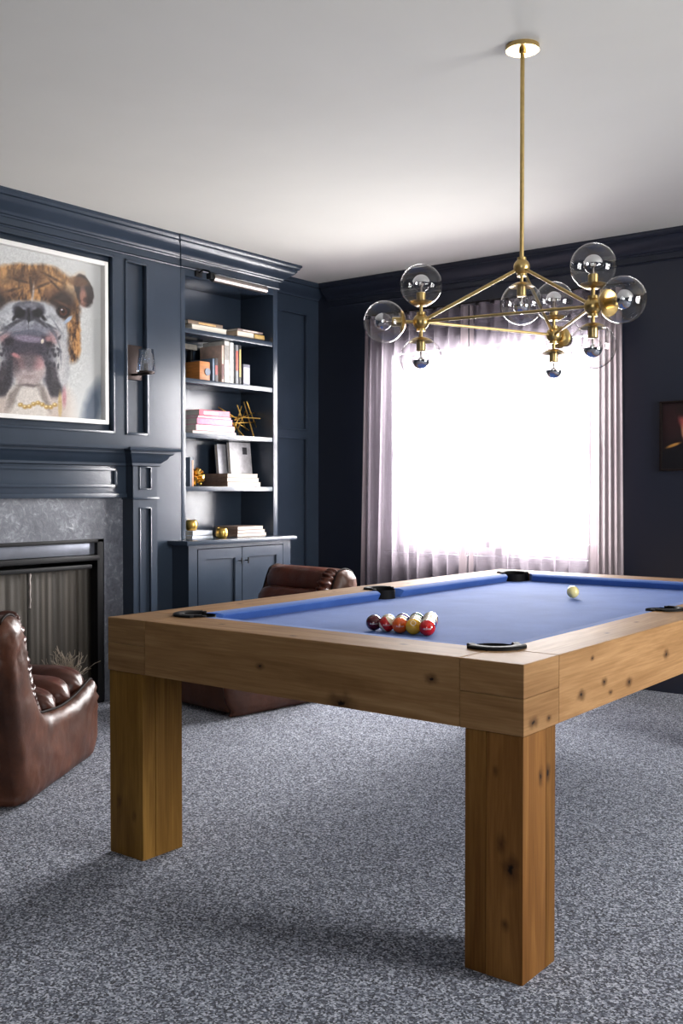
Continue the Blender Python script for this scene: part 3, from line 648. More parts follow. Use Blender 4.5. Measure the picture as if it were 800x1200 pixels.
# wall sconce
ws = thing('wall_sconce', 'bronze wall sconce with a tapered clear glass shade right of the bulldog picture', 'wall lamp', (-4.73, 4.07, 1.88))
MB().box((-4.731, 4.012, 1.878), (-4.712, 4.128, 2.082), .003).build('back_plate', M['bronze'], ws)
MB().box((-4.715, 4.045, 1.900), (-4.555, 4.075, 1.912), .003).build('arm', M['bronze'], ws)
MB().cyl((-4.60, 4.06, 1.908), (-4.60, 4.06, 1.918), .050, seg=28).build('base_plate', M['bronze'], ws)
MB().cyl((-4.60, 4.06, 1.918), (-4.60, 4.06, 1.965), .014, seg=16).build('lamp_holder', M['bronze'], ws)
MB().sph((-4.60, 4.06, 1.990), .022, 16, 12, (1, 1, 1.3)).smooth().build('bulb', M['shade_glass'], ws)
MB().lathe([(.055, .0), (.0545, .004), (.044, .128), (.041, .128), (.050, .006), (0, .004)], (-4.60, 4.06, 1.919), seg=32).smooth().build('glass_shade', M['shade_glass'], ws)

# ================================================================== BOOKCASE AND CABINET
BX = -4.698; BBK = -5.005; BY0, BY1 = 4.466, 5.288
bc = thing('built_in_bookcase', 'navy built-in bookcase with open shelves right of the fireplace', 'bookcase', (-4.9, 4.9, .915))
for a, b_, nm in ((4.430, BY0, 'stile'), (BY1, 5.333, 'stile')):
    MB().box((BBK, a, .915), (BX, b_, ZC - .002), .0015).build('side_panel', M['navy'], bc)
MB().box((BBK, BY0, 2.56), (BX, BY1, ZC - .002), .001).build('header', M['navy'], bc)
MB().box((BBK - .018, 4.431, .915), (BBK, 5.333, ZC - .002)).build('back_panel', M['navy'], bc)
SH = [2.237, 1.926, 1.584, 1.247]
for z in SH: MB().box((BBK, BY0, z - .030), (BX - .004, BY1, z), .002).build('shelf', M['navy'], bc)
CX = -4.555
cab = thing('base_cabinet', 'navy two-door cabinet below the bookcase', 'cabinet', (-4.8, 4.8, 0))
c_ = MB(); holes(c_, 'x', CX - .02, CX, 4.352, 5.300, .0, .886, [(4.425, 5.225, .10, .862)]); c_.build('face_frame', M['navy'], cab)
MB().box((-5.005, 4.352, 0), (CX - .02, 4.372, .886)).box((-5.005, 5.28, 0), (CX - .02, 5.300, .886)).box((-5.005, 4.372, .08), (CX - .03, 5.28, .10)).box((-5.005, 4.372, 0), (-4.995, 5.28, .886)).build('carcass', M['navy'], cab)
MB().box((-5.005, 4.315, .886), (CX + .028, 5.335, .914), .003).build('countertop', M['navy'], cab)
for y0, y1, kd in ((4.431, 4.820, 1), (4.826, 5.219, -1)):
    d_ = MB(); holes(d_, 'x', CX - .018, CX + .002, y0, y1, .106, .857, [(y0 + .062, y1 - .062, .168, .795)])
    d = d_.build('door', M['navy'], cab)
    MB().box((CX - .016, y0 + .06, .166), (CX - .010, y1 - .06, .797)).build('door_panel', M['navy'], d)
    rim(MB(), 'x', CX - .011, y0 + .060, y1 - .060, .166, .797, .007, .010).build('panel_bead', M['navy'], d)
    ky = (y1 - .028) if kd == 1 else (y0 + .028)
    MB().cyl((CX + .001, ky, .772), (CX + .028, ky, .772), .004, seg=10).cyl((CX + .028, ky, .752), (CX + .028, ky, .792), .0048, seg=10).build('knob', M['black_metal'], d)

# picture light above the bookcase
pl = thing('picture_light', 'nickel tube picture light mounted above the bookcase shelves', 'lamp', (BX, 4.6, 2.59))
MB().box((BX, 4.548, 2.566), (BX + .014, 4.602, 2.618), .002).build('mount', M['black_metal'], pl)
MB().tube([(BX + .01, 4.575, 2.592), (BX + .05, 4.575, 2.605), (BX + .10, 4.575, 2.590), (BX + .125, 4.575, 2.562)], .006, 10).box((BX + .105, 4.545, 2.535), (BX + .145, 4.595, 2.572), .003).build('arm', M['black_metal'], pl)
MB().cyl((BX + .13, 4.575, 2.545), (BX + .13, 5.055, 2.545), .0245, seg=28).build('lamp_tube', M['nickel'], pl)
MB().cyl((BX + .13, 5.055, 2.545), (BX + .13, 5.063, 2.545), .0255, seg=28).build('end_cap', M['nickel'], pl)

# ---------------- books
def book(label, size, cover, loc, rz=0.0, upright=False, spine_out=True, pages=(222, 216, 204), group=None, tilt=0.0, band=None):
    """size: (width of spine side, depth, thickness). lying: spine faces +x unless spine_out is False"""
    w_, d_, t_ = size
    o = thing('book', label, 'book', loc, rz, group, world_geo=False)
    cm = paintc(cover)
    c = .0028
    if upright:                                                   # thickness along y, height along z (w_), depth along x
        geo = [((-d_, -t_ / 2, 0), (0, -t_ / 2 + c, w_)), ((-d_, t_ / 2 - c, 0), (0, t_ / 2, w_)), ((-c, -t_ / 2, 0), (0, t_ / 2, w_))]
        pg = ((-d_ + .004, -t_ / 2 + c, .004), (-c, t_ / 2 - c, w_ - .004))
        o.rotation_euler = (tilt, 0, rz)
    else:
        sx = (-c, 0) if spine_out is True else (-d_, -d_ + c)
        geo = [((-d_, -w_ / 2, 0), (0, w_ / 2, c)), ((-d_, -w_ / 2, t_ - c), (0, w_ / 2, t_)), ((sx[0], -w_ / 2, 0), (sx[1], w_ / 2, t_))]
        pg = ((-d_ + .004 if spine_out else -d_ + c, -w_ / 2 + .003, c), (-c if spine_out else -.004, w_ / 2 - .003, t_ - c))
    if spine_out == 'left':
        geo[2] = ((-d_, -w_ / 2, 0), (0, -w_ / 2 + c, t_)); pg = ((-d_ + .003, -w_ / 2 + c, c), (-.003, w_ / 2 - .003, t_ - c))
    m_ = MB()
    for a, b_ in geo: m_.box(a, b_, .0008)
    m_.build('cover', cm, o)
    MB().box(*pg).build('pages', M['page'], o)
    if band:
        if upright: MB().box((-.001, -t_ / 2 + .004, w_ * band[1]), (.0008, t_ / 2 - .004, w_ * band[2])).build('spine_lettering', paintc(band[0]), o)
        else: MB().box((-.001, -w_ * .5 + w_ * band[1], t_ * .28), (.0008, -w_ * .5 + w_ * band[2], t_ * .72)).build('spine_lettering', paintc(band[0]), o)
    return o
FX = -4.745
z1, z2, z3, z4 = [z + .0008 for z in SH]; CT = .9150
# top shelf
book('white-paged book at the bottom of the left pile on the top shelf', (.315, .22, .040), (216, 208, 190), (FX, 4.728, z1), spine_out=False)
book('brown patterned book on top of the left pile on the top shelf', (.310, .23, .026), (112, 92, 74), (FX - .01, 4.700, z1 + .0402), spine_out=True, band=((190, 150, 90), .3, .8))
book('dark grey book under the right pile on the top shelf', (.27, .23, .014), (58, 52, 50), (FX, 5.115, z1))
book('cream book in the middle of the right pile on the top shelf', (.165, .20, .034), (190, 166, 140), (FX, 5.065, z1 + .0142), spine_out='left')
book('small tan and yellow book at the right end of the top shelf', (.100, .18, .030), (190, 156, 84), (FX, 5.202, z1 + .0142))
book('grey printed paperback on top of the right pile on the top shelf', (.25, .17, .016), (128, 110, 104), (FX, 5.112, z1 + .0484), band=((216, 200, 190), .2, .8))
# second shelf: upright books, wooden box
bx = thing('wooden_box', 'small orange wooden box with a grey oval end on the second shelf', 'box', (FX - .03, 4.69, z2))
MB().box((FX - .19, 4.645, z2), (FX - .01, 4.738, z2 + .125), .003).build('box_body', M['wood_box'], bx)
MB().cyl((FX - .011, 4.713, z2 + .06), (FX - .005, 4.713, z2 + .06), .024, seg=24).build('oval_end', paintc((104, 112, 128)), bx)
def ub(y, th, h, cover, label, dep=.2, band=None, fx=FX): book(label, (h, dep, th), cover, (fx, y, z2), upright=True, band=band)
ub(4.760, .020, .150, (92, 110, 130), 'short slate-blue upright book beside the wooden box')
ub(4.787, .030, .155, (40, 32, 36), 'short black upright book with red spine marks beside the wooden box', band=((150, 50, 44), .3, .7))
ub(4.845, .022, .245, (206, 176, 160), 'pale pink upright book with dark spots left of the tall white book', band=((90, 40, 44), .1, .5))
ub(4.884, .046, .276, (220, 216, 206), 'tallest thick white upright book on the second shelf', dep=.20, band=((140, 136, 130), .55, .9))
ub(4.929, .034, .272, (226, 224, 218), 'white upright book with plain spine right of the tallest one', dep=.20)
ub(4.980, .028, .262, (120, 122, 126), 'grey upright book with red lettering on the second shelf', band=((186, 70, 50), .35, .85))
ub(5.010, .022, .262, (34, 32, 34), 'slim black upright book with yellow lettering on the second shelf', band=((200, 176, 90), .2, .9))
ub(5.072, .066, .142, (112, 112, 124), 'short thick grey upright book ending the row on the second shelf', band=((180, 180, 190), .1, .85))
cr = thing('shelf_ornament', 'pale carved ornament with dark feet standing behind the wooden box', 'ornament', (-4.98, 4.75, z2))
MB().box((-5.003, 4.60, z2 + .225), (-4.955, 4.82, z2 + .262), .006).build('carved_top', paintc((172, 166, 156)), cr)
for y in (4.64, 4.71, 4.78): MB().lathe([(.0, 0), (.018, 0), (.02, .03), (.011, .08), (.019, .15), (.012, .21), (.018, .2255), (0, .2255)], (-4.975, y, z2), seg=16).smooth().build('leg', M['black_metal'], cr)
# third shelf
pk = 'pink books on the third shelf'
book('cream book at the bottom of the pink pile on the third shelf', (.395, .25, .020), (226, 206, 200), (FX, 4.770, z3))
book('pale pink book second from the bottom of the pink pile', (.350, .25, .040), (232, 186, 194), (FX, 4.778, z3 + .0202), rz=.0)
book('bright pink book in the middle of the pink pile', (.322, .25, .042), (224, 130, 160), (FX, 4.772, z3 + .0604))
book('thin white and pink book near the top of the pink pile', (.300, .24, .014), (238, 196, 208), (FX, 4.770, z3 + .1026))
book('red and white patterned book on top of the pink pile', (.280, .22, .040), (206, 92, 112), (FX, 4.770, z3 + .1168), band=((232, 226, 226), .15, .62))
st = thing('stick_sculpture', 'gold sculpture of crossed rods on the third shelf', 'sculpture', (-4.82, 5.12, z3))
S_ = [((4.927, 1.780), (5.031, 1.692)), ((5.007, 1.794), (5.202, 1.631)), ((5.119, 1.797), (5.012, 1.622)), ((5.132, 1.828), (5.268, 1.660)), ((5.172, 1.831), (5.176, 1.587)), ((4.994, 1.694), (5.272, 1.760)),
      ((4.988, 1.720), (5.247, 1.717)), ((4.994, 1.673), (5.268, 1.695)), ((5.177, 1.766), (5.025, 1.632)), ((4.994, 1.673), (5.131, 1.589)), ((4.994, 1.716), (5.087, 1.588)), ((5.044, 1.676), (5.195, 1.635))]
rnd = random.Random(2)
for i, (a, b_) in enumerate(S_):
    xa = -4.82 + (.05 if i % 2 else -.05) * rnd.uniform(.3, 1); xb = -4.82 - (xa + 4.82)
    MB().cyl((xa, a[0], a[1]), (xb, b_[0], b_[1]), .0042, seg=8).build('rod', M['gold'], st)
# fourth shelf
book('slim blue-grey upright book at the left end of the fourth shelf', (.185, .16, .016), (96, 106, 120), (FX, 4.556, z4), upright=True, tilt=.0)
book('slim orange-tan upright book beside the gold burst ornament', (.165, .15, .014), (196, 140, 110), (FX, 4.573, z4), upright=True)
gb = thing('gold_burst', 'spiky gold starburst ornament on the fourth shelf', 'ornament', (FX - .06, 4.655, z4))
m_ = MB().sph((FX - .06, 4.655, z4 + .062), .018, 12, 8); m_.build('core', M['gold'], gb)
for i in range(26):
    ph = math.acos(1 - 2 * (i + .5) / 26); th = math.pi * (1 + 5 ** .5) * i
    d_ = Vector((math.sin(ph) * math.cos(th), math.sin(ph) * math.sin(th), math.cos(ph))); c0 = Vector((FX - .06, 4.655, z4 + .062))
    MB().cyl(c0 + d_ * .012, c0 + d_ * .060, .005, .0105, seg=8).build('spike', M['gold'], gb)
book('brown-spined book at the bottom of the pile on the fourth shelf', (.325, .24, .030), (122, 102, 90), (FX, 5.050, z4), spine_out='left')
book('brown-spined book in the middle of the pile on the fourth shelf', (.310, .24, .028), (116, 98, 88), (FX, 5.040, z4 + .0302), spine_out='left')
book('brown-spined book on top of the pile on the fourth shelf', (.295, .24, .028), (130, 112, 100), (FX, 5.035, z4 + .0584), spine_out='left')
for nm, lb, sz, cv, y, x, tl in (('book', 'grey photo-covered book leaning behind the pile on the fourth shelf', (.20, .215), (138, 138, 144), 5.06, -4.90, .10), ('book', 'pale upright book with dark square leaning at the right of the fourth shelf', (.215, .21), (196, 194, 196), 5.135, -4.86, .12)):
    o = thing(nm, lb, 'book', (x, y, z4 + .0870), 0, None, world_geo=False); o.rotation_euler = (0, -.10, 0)
    MB().box((-.012, -sz[1] / 2, 0), (-.009, sz[1] / 2, sz[0])).box((.009, -sz[1] / 2, 0), (.012, sz[1] / 2, sz[0])).box((-.012, sz[1] / 2 - .003, 0), (.012, sz[1] / 2, sz[0])).build('cover', paintc(cv), o)
    MB().box((-.009, -sz[1] / 2 + .004, .003), (.009, sz[1] / 2 - .003, sz[0] - .004)).build('pages', M['page'], o)
    MB().box((.0121, .02, sz[0] * .62), (.0126, .065, sz[0] * .85)).build('cover_square', paintc((36, 34, 40)), o)
# counter top
book('lower blue-white book of the left pair on the cabinet top', (.180, .20, .022), (206, 212, 224), (FX + .07, 4.590, CT))
book('upper blue-white book of the left pair on the cabinet top', (.172, .19, .030), (214, 220, 232), (FX + .07, 4.590, CT + .0222))
def votive(x, y, z, label):
    o = thing('gold_votive', label, 'candle holder', (x, y, z), 0, 'gold votive holders')
    MB().lathe([(0, 0), (.026, 0), (.034, .008), (.0385, .022), (.0395, .042), (.036, .060), (.028, .068), (.026, .068), (.034, .056), (.036, .04), (.032, .016), (0, .01)], (x, y, z), seg=32).smooth().build('cup', M['gold'], o)
    MB().lathe([(.0395, 0), (.0405, .003), (.0395, .006)], (x, y, z + .032), seg=32).build('rim_band', M['gold'], o)
votive(FX + .02, 4.540, CT + .0526, 'gold ribbed candle holder standing on the pair of blue-white books')
votive(FX + .115, 4.715, CT, 'gold ribbed candle holder standing directly on the cabinet top')
book('lowest brown-spined book of the right pile on the cabinet top', (.285, .21, .022), (118, 94, 84), (FX + .06, 5.060, CT), spine_out='left')
book('middle brown-spined book of the right pile on the cabinet top', (.270, .21, .022), (112, 88, 80), (FX + .06, 5.055, CT + .0222), spine_out='left')
book('topmost brown-spined book of the right pile on the cabinet top', (.250, .21, .024), (124, 104, 94), (FX + .06, 5.045, CT + .0444), spine_out='left')
# ================================================================== POOL TABLE
TX0, TX1, TY0, TY1 = -2.738, -1.178, 2.243, 4.930
ZA, ZT = .617, .795; BW = .170; LB = .160
tb = thing('pool_table', 'chunky knotty oak pool table with blue cloth in the middle of the room', 'pool table', ((TX0 + TX1) / 2, (TY0 + TY1) / 2, 0))
ox, oy = (TX0 + TX1) / 2, (TY0 + TY1) / 2
K = lambda l: [(x - ox, y - oy, z, r) for x, y, z, r in l]
WX = oak('oak_front', 'x', 1, .92, K([(-1.744, TY0, .628, .020), (-1.446, TY0, .73, .009), (-2.045, TY0, .70, .007), (-1.95, TY0 + .04, ZT, .006), (-1.60, TY0 + .10, ZT, .007), (-2.3, TY0 + .1, ZT, .006)]))
WXF = oak('oak_far', 'x', 6, .95)
WY = oak('oak_right', 'y', 2, 1.0, K([(TX1, 2.571, .668, .010), (TX1, 2.722, .683, .008), (TX1, 2.90, .657, .010), (TX1, 2.764, .648, .006), (TX1, 2.64, .76, .005), (TX1, 3.2, .70, .010), (TX1 - .07, 2.9, ZT, .006), (TX1 - .1, 3.2, ZT, .006), (TX1, 3.6, .66, .01)]))
WYL = oak('oak_left', 'y', 3, .95, K([(TX0 + .08, 2.8, ZT, .007), (TX0 + .06, 3.4, ZT, .006), (TX0 + .1, 3.9, ZT, .007)]))
WB = oak('oak_block', 'xy', 4, .95, K([(TX1, 2.295, .644, .010), (TX1, 2.379, .640, .006)]))
WB2 = oak('oak_block_dark', 'xy', 7, .80)
WL1 = oak('oak_leg_near', 'z', 5, .82, K([(-1.215, TY0, .284, .016), (-1.257, TY0, .518, .006), (-1.229, TY0, .14, .007), (-1.25, TY0, .33, .012), (TX1, 2.38, .50, .010)]), (96, 60, 24), (156, 112, 58))
WL3 = oak('oak_leg_board', 'z', 11, .80, K([(-1.215, TY0, .284, .016), (-1.257, TY0, .518, .006), (-1.229, TY0, .14, .007), (-1.24, TY0, .34, .010), (TX1, 2.34, .50, .010)]), (100, 62, 26), (160, 112, 60))
WL2 = oak('oak_leg_left', 'z', 8, .88, K([(-2.691, TY0 + .01, .178, .010), (-2.614, TY0 + .01, .141, .008)]), (100, 68, 26), (156, 116, 56))
PC = [(-1.385, 2.465), (-2.531, 2.465), (-1.340, 3.60), (-2.576, 3.60), (-1.385, 4.708), (-2.531, 4.708)]
PR = .062
def cut(ob, pts=PC, r=PR, z0=.672, z1=.83):
    c = MB()
    off = ob.get('_off')
    for x, y in pts: c.cyl((x, y, z0), (x, y, z1), r, seg=40)
    co = c.build('cutter', M['pocket'])
    md = ob.modifiers.new('cut', 'BOOLEAN'); md.operation = 'DIFFERENCE'; md.object = co; md.solver = 'EXACT'
    bpy.context.view_layer.update()
    dg = bpy.context.evaluated_depsgraph_get(); me = bpy.data.meshes.new_from_object(ob.evaluated_get(dg))
    # keep the hard look of the timber
    ob.modifiers.clear(); old = ob.data; ob.data = me; bpy.data.objects.remove(co)
    for p in me.polygons: p.use_smooth = False
    return ob
JX = .182; JY = .193; gp = .0012
cut(MB().box((TX0 + JX + gp, TY0, ZA), (TX1 - JX - gp, TY0 + BW + .02, ZT), .0035).build('front_apron', WX, tb))
cut(MB().box((TX0 + JX + gp, TY1 - BW, ZA), (TX1 - JX - gp, TY1, ZT), .0035).build('far_apron', WXF, tb))
cut(MB().box((TX1 - BW, TY0 + JY + gp, ZA), (TX1, TY1 - JY - gp, ZT), .0035).build('right_apron', WY, tb))
cut(MB().box((TX0, TY0 + JY + gp, ZA), (TX0 + BW, TY1 - JY - gp, ZT), .0035).build('left_apron', WYL, tb))
for cx, cy, mt in ((TX1, TY0, WB), (TX0, TY0, WB2), (TX1, TY1, WB), (TX0, TY1, WB2)):
    x0, x1 = (cx - JX, cx) if cx == TX1 else (cx, cx + JX); y0, y1 = (cy, cy + JY) if cy == TY0 else (cy - JY, cy)
    blk = cut(MB().box((x0, y0, ZA + .0935), (x1, y1, ZT), .003).build('corner_block', mt, tb))
    cut(MB().box((x0, y0, ZA), (x1, y1, ZA + .093), .0025).build('board', mt, blk))
    lx0, lx1 = (cx - .168, cx - .003) if cx == TX1 else (cx + .003, cx + .168); ly0, ly1 = (cy + .004, cy + .180) if cy == TY0 else (cy - .180, cy - .004)
    lm = WL1 if cx == TX1 else WL2
    if cx == TX0 and cy == TY0:   # left leg is two laminated boards with an open joint on its right face
        MB().box((lx0, ly0, 0), (lx1, ly0 + .055, ZA - .0015), .002).box((lx0, ly0 + .0566, 0), (lx1 , ly1, ZA - .0015), .003).box((lx0 + .01, ly0 + .01, .001), (lx1 - .004, ly1 - .01, ZA - .004)).build('leg', lm, tb)
    else:
        sx = cx - .107 if cx == TX1 else cx + .107; ym = ly0 + .125
        lg = MB().box((lx0, ly0, 0), (sx - .0006, ly1, ZA - .0015), .002).build('leg', lm, tb)
        MB().box((sx + .0006, ly0, 0), (lx1, ym - .0006, ZA - .0015), .002).build('board', WL3, lg)
        MB().box((sx + .0006, ym + .0006, 0), (lx1, ly1, ZA - .0015), .002).build('board', lm, lg)
ix0, ix1, iy0, iy1 = TX0 + BW, TX1 - BW, TY0 + BW + .02, TY1 - BW
cut(MB().box((ix0 + .0005, iy0 + .0005, .700), (ix1 - .0005, iy1 - .0005, .757)).build('bed_cloth', M['cloth'], tb))
# cushions: cloth-covered strips with an overhanging nose, mitred at the pockets
def cushion(a, b_, nrm, m0, m1, zt=ZT - .001):
    """a->b along the rail face; nrm points to the bed"""
    a = Vector((*a, 0)); b_ = Vector((*b_, 0)); nrm = Vector((*nrm, 0)); d = (b_ - a).normalized()
    prof = [(0.0, zt), (.030, zt), (.046, zt - .006), (.050, zt - .010), (.046, zt - .016), (.032, .757), (0.0, .757)]
    m = MB(); rows = []
    for e, mm, s in ((a, m0, 1), (b_, m1, -1)):
        rows.append([m.b.verts.new((e.x + nrm.x * o + d.x * s * mm * o, e.y + nrm.y * o + d.y * s * mm * o, z)) for o, z in prof])
    k = len(prof)
    for j in range(k): m.b.faces.new([rows[0][j], rows[0][(j + 1) % k], rows[1][(j + 1) % k], rows[1][j]])
    m.b.faces.new(rows[0]); m.b.faces.new(rows[1])
    return m.build('cushion', M['cloth'], tb)
cg = .098; sg = .070
cushion((ix0 + cg, iy0), (ix1 - cg, iy0), (0, 1), .9, .9)
cushion((ix0 + cg, iy1), (ix1 - cg, iy1), (0, -1), .9, .9)
for xx, nx in ((ix0, 1), (ix1, -1)):
    cushion((xx, iy0 + cg), (xx, 3.60 - sg), (nx, 0), .9, .35); cushion((xx, 3.60 + sg), (xx, iy1 - cg), (nx, 0), .35, .9)
# pockets: leather cup, flat leather iron wrapping the timber side
for i, (x, y) in enumerate(PC):
    side = i in (2, 3)
    dirx = 1 if x > ox else -1; diry = 0 if side else (-1 if y < oy else 1)
    a0 = math.atan2(diry, dirx); half = math.radians(92 if side else 100)
    pk_ = MB().lathe([(PR - .003, .795), (PR - .003, .70), (PR - .012, .676), (0, .674)], (x, y, 0), seg=36).smooth().build('pocket', M['pocket'], tb)
    ri, ro = PR - .010, PR + (.016 if side else .026)
    def iron(u, v):
        a = a0 - half + 2 * half * u; k = [(ri, .755), (ri, .8005), (ri + .004, .8035), (ro - .004, .8035), (ro, .8005), (ro, .790)][int(round(v * 5))]
        tap = 1 if .12 < u < .88 else .6
        r_ = ri + (k[0] - ri) * tap
        return (x + r_ * math.cos(a), y + r_ * math.sin(a), k[1])
    MB().grid(iron, 36, 6).build('pocket_iron', M['pocket'], pk_)
    # leather facings where the cushions end
    for s in (-1, 1):
        aa = a0 + s * (half + .10); MB().cyl((x + (PR + .004) * math.cos(aa), y + (PR + .004) * math.sin(aa), .757), (x + (PR + .004) * math.cos(aa), y + (PR + .004) * math.sin(aa), .801), .009, seg=12).build('pocket_ear', M['pocket'], pk_)

# ---------------- balls
BR = .0262; ZB = .7572 + BR
def ball_mat(name, c, stripe):
    m, nt, out = newmat(name); L = nt.links
    b = nd(nt, 'ShaderNodeBsdfPrincipled'); L.new(b.outputs[0], out.inputs[0]); b.inputs['Roughness'].default_value = .08; b.inputs['Coat Weight'].default_value = .6
    if not stripe: b.inputs['Base Color'].default_value = srgb(*c)
    else:
        tc = nd(nt, 'ShaderNodeTexCoord'); s = nd(nt, 'ShaderNodeSeparateXYZ'); L.new(tc.outputs['Object'], s.inputs[0])
        ab = nd(nt, 'ShaderNodeMath', operation='ABSOLUTE'); L.new(s.outputs[2], ab.inputs[0])
        lt = nd(nt, 'ShaderNodeMath', operation='LESS_THAN'); L.new(ab.outputs[0], lt.inputs[0]); lt.inputs[1].default_value = BR * .5
        mx = nd(nt, 'ShaderNodeMix'); mx.data_type = 'RGBA'; L.new(lt.outputs[0], mx.inputs[0]); mx.inputs[6].default_value = srgb(226, 214, 180); mx.inputs[7].default_value = srgb(*c); L.new(mx.outputs[2], b.inputs['Base Color'])
    return m
BCOL = {'yellow': (222, 168, 42), 'blue': (28, 50, 120), 'red': (190, 26, 24), 'purple': (70, 36, 100), 'orange': (226, 92, 24), 'green': (20, 84, 56), 'maroon': (84, 16, 26), 'black': (14, 14, 16)}
M['ink_white'] = pmat('white_ink', srgb(228, 222, 206), .2); M['ink_black'] = pmat('black_ink', srgb(20, 18, 18), .2)
def text_mesh(txt, size):
    cu = bpy.data.curves.new('txt', 'FONT'); cu.body = txt; cu.size = size; cu.align_x = 'CENTER'; cu.align_y = 'CENTER'
    o = bpy.data.objects.new('txt', cu); C.objects.link(o); bpy.context.view_layer.update()
    me = bpy.data.meshes.new_from_object(o.evaluated_get(bpy.context.evaluated_depsgraph_get())); bpy.data.objects.remove(o); return me
def print_on(parent, txt, size, face, lift, mat, name):
    """lay flat lettering on the ball's surface, centred at direction face (world)"""
    me = text_mesh(txt, size); f = Vector(face).normalized(); r_ = Vector((0, 0, 1)).cross(f).normalized(); u_ = f.cross(r_)
    for v in me.vertices:
        p = f * BR + r_ * v.co.x + u_ * v.co.y; v.co = p.normalized() * (BR + lift)
    me.materials.append(mat); o = bpy.data.objects.new(name, me); C.objects.link(o); o.parent = parent; return o
def disc_on(parent, rad, face, lift, mat, name):
    f = Vector(face).normalized(); r_ = Vector((0, 0, 1)).cross(f).normalized(); u_ = f.cross(r_); m = MB()
    c0 = m.b.verts.new(f * (BR + lift)); ring = [m.b.verts.new((f * BR + r_ * rad * math.cos(a) + u_ * rad * math.sin(a)).normalized() * (BR + lift)) for a in [2 * math.pi * k / 24 for k in range(24)]]
    for k in range(24): m.b.faces.new([c0, ring[k], ring[(k + 1) % 24]])
    return m.build(name, mat, parent)
def ball(x, y, cn, stripe, rot, label, num=None, mark=False, z=ZB, group='racked pool balls'):
    o = thing('pool_ball', label, 'pool ball', (x, y, z), 0, group, world_geo=False)
    b = MB().sph((0, 0, 0), BR, 32, 24).smooth().build('ball_shell', ball_mat(cn + '_ball', BCOL[cn], stripe), o); b.rotation_euler = rot
    toc = Vector((-x, -y, .30)).normalized()
    if mark: print_on(o, 'Aramith', .0090, toc + Vector((0, 0, -.12)), .0002, M['ink_white'], 'lettering')
    if num:
        disc_on(o, .0095, toc + Vector((-.05, 0, .55)), .0002, M['ink_white'], 'number_disc'); print_on(o, num, .0135, toc + Vector((-.05, 0, .55)), .0005, M['ink_black'], 'number')
    return o
s_ = .0525; bx0 = -1.993; by0 = 2.742
rows = [[('maroon', 0, 'solid maroon ball at the left end of the front row', 1, None), ('red', 1, 'red ball with a cream stripe second in the front row', 1, None), ('orange', 0, 'solid orange ball in the middle of the front row', 1, None), ('yellow', 0, 'solid yellow ball with a number disc in the front row', 0, '1'), ('red', 0, 'solid red ball at the right end of the front row', 1, None)],
        [('green', 1, 'green-striped ball behind the maroon and red-striped balls', 0, None), ('blue', 1, 'blue-striped ball behind the red-striped and orange balls', 0, None), ('purple', 1, 'purple-striped ball behind the orange and yellow balls', 0, None), ('blue', 1, 'dark-striped ball behind the yellow and red balls', 0, None)],
        [('purple', 0, 'purple ball at the left end of the third row', 0, None), ('blue', 1, 'blue-striped ball in the middle of the third row', 0, None), ('blue', 1, 'blue-striped ball at the right end of the third row', 0, None)],
        [('green', 0, 'green ball at the left of the fourth row', 0, None), ('orange', 1, 'orange-striped ball at the right of the fourth row', 0, None)],
        [('maroon', 1, 'maroon-striped ball at the far tip of the rack', 0, None)]]
rnd = random.Random(5)
for r_i, row in enumerate(rows):
    for k, (cn, st_, lb, mk, num) in enumerate(row):
        x = bx0 + (k + r_i * .5) * s_; y = by0 + r_i * s_ * .866
        rot = (.1, .9, .6) if (cn == 'red' and st_) else (rnd.uniform(.75, 1.15), rnd.uniform(-.2, .2), rnd.uniform(.3, .9))
        ball(x, y, cn, st_, rot, lb, num, bool(mk))
cb = thing('cue_ball', 'lone cream cue ball on the blue cloth near the far end', 'pool ball', (-1.915, 4.09, ZB + .001), 0, None, world_geo=False)
MB().sph((0, 0, 0), BR * 1.0, 32, 24).smooth().build('ball_shell', pmat('cream_ball', srgb(226, 212, 146), .12, nscale=20, namt=.02, coat=.5), cb)

# ================================================================== CHANDELIER
HX, HY = -1.715, 3.238
ch = thing('chandelier', 'brass chandelier with ten clear glass globes hanging above the pool table', 'chandelier', (HX, HY, ZC))
MB().cyl((HX, HY, ZC - .016), (HX, HY, ZC), .058, seg=40).build('canopy', M['brass'], ch)
MB().cyl((HX, HY, ZC - .028), (HX, HY, ZC - .016), .012, seg=20).cyl((HX, HY, 2.02), (HX, HY, ZC - .016), .0075, seg=16).build('stem', M['brass'], ch)
top = Vector((HX, HY, 2.003)); fw = Vector((-.613, .790, 0)); rt = Vector((.790, .613, 0))
hubs = []
for a in (180, -60, 60):
    a = math.radians(a); hubs.append(Vector((HX, HY, 1.812)) + (rt * math.cos(a) + fw * math.sin(a)) * .352)
def hubm(c): return MB().sph(c, .029, 24, 16).cyl(c - Vector((0, 0, .033)), c + Vector((0, 0, .033)), .016, seg=20)
hubm(top).build('hub', M['brass'], ch)
for h in hubs: hubm(h).build('hub', M['brass'], ch)
for i in range(3):
    MB().cyl(top, hubs[i], .0058, seg=12).build('arm_rod', M['brass'], ch)
    MB().cyl(hubs[i], hubs[(i + 1) % 3], .0052, seg=12).build('arm_rod', M['brass'], ch)
GR = .0735
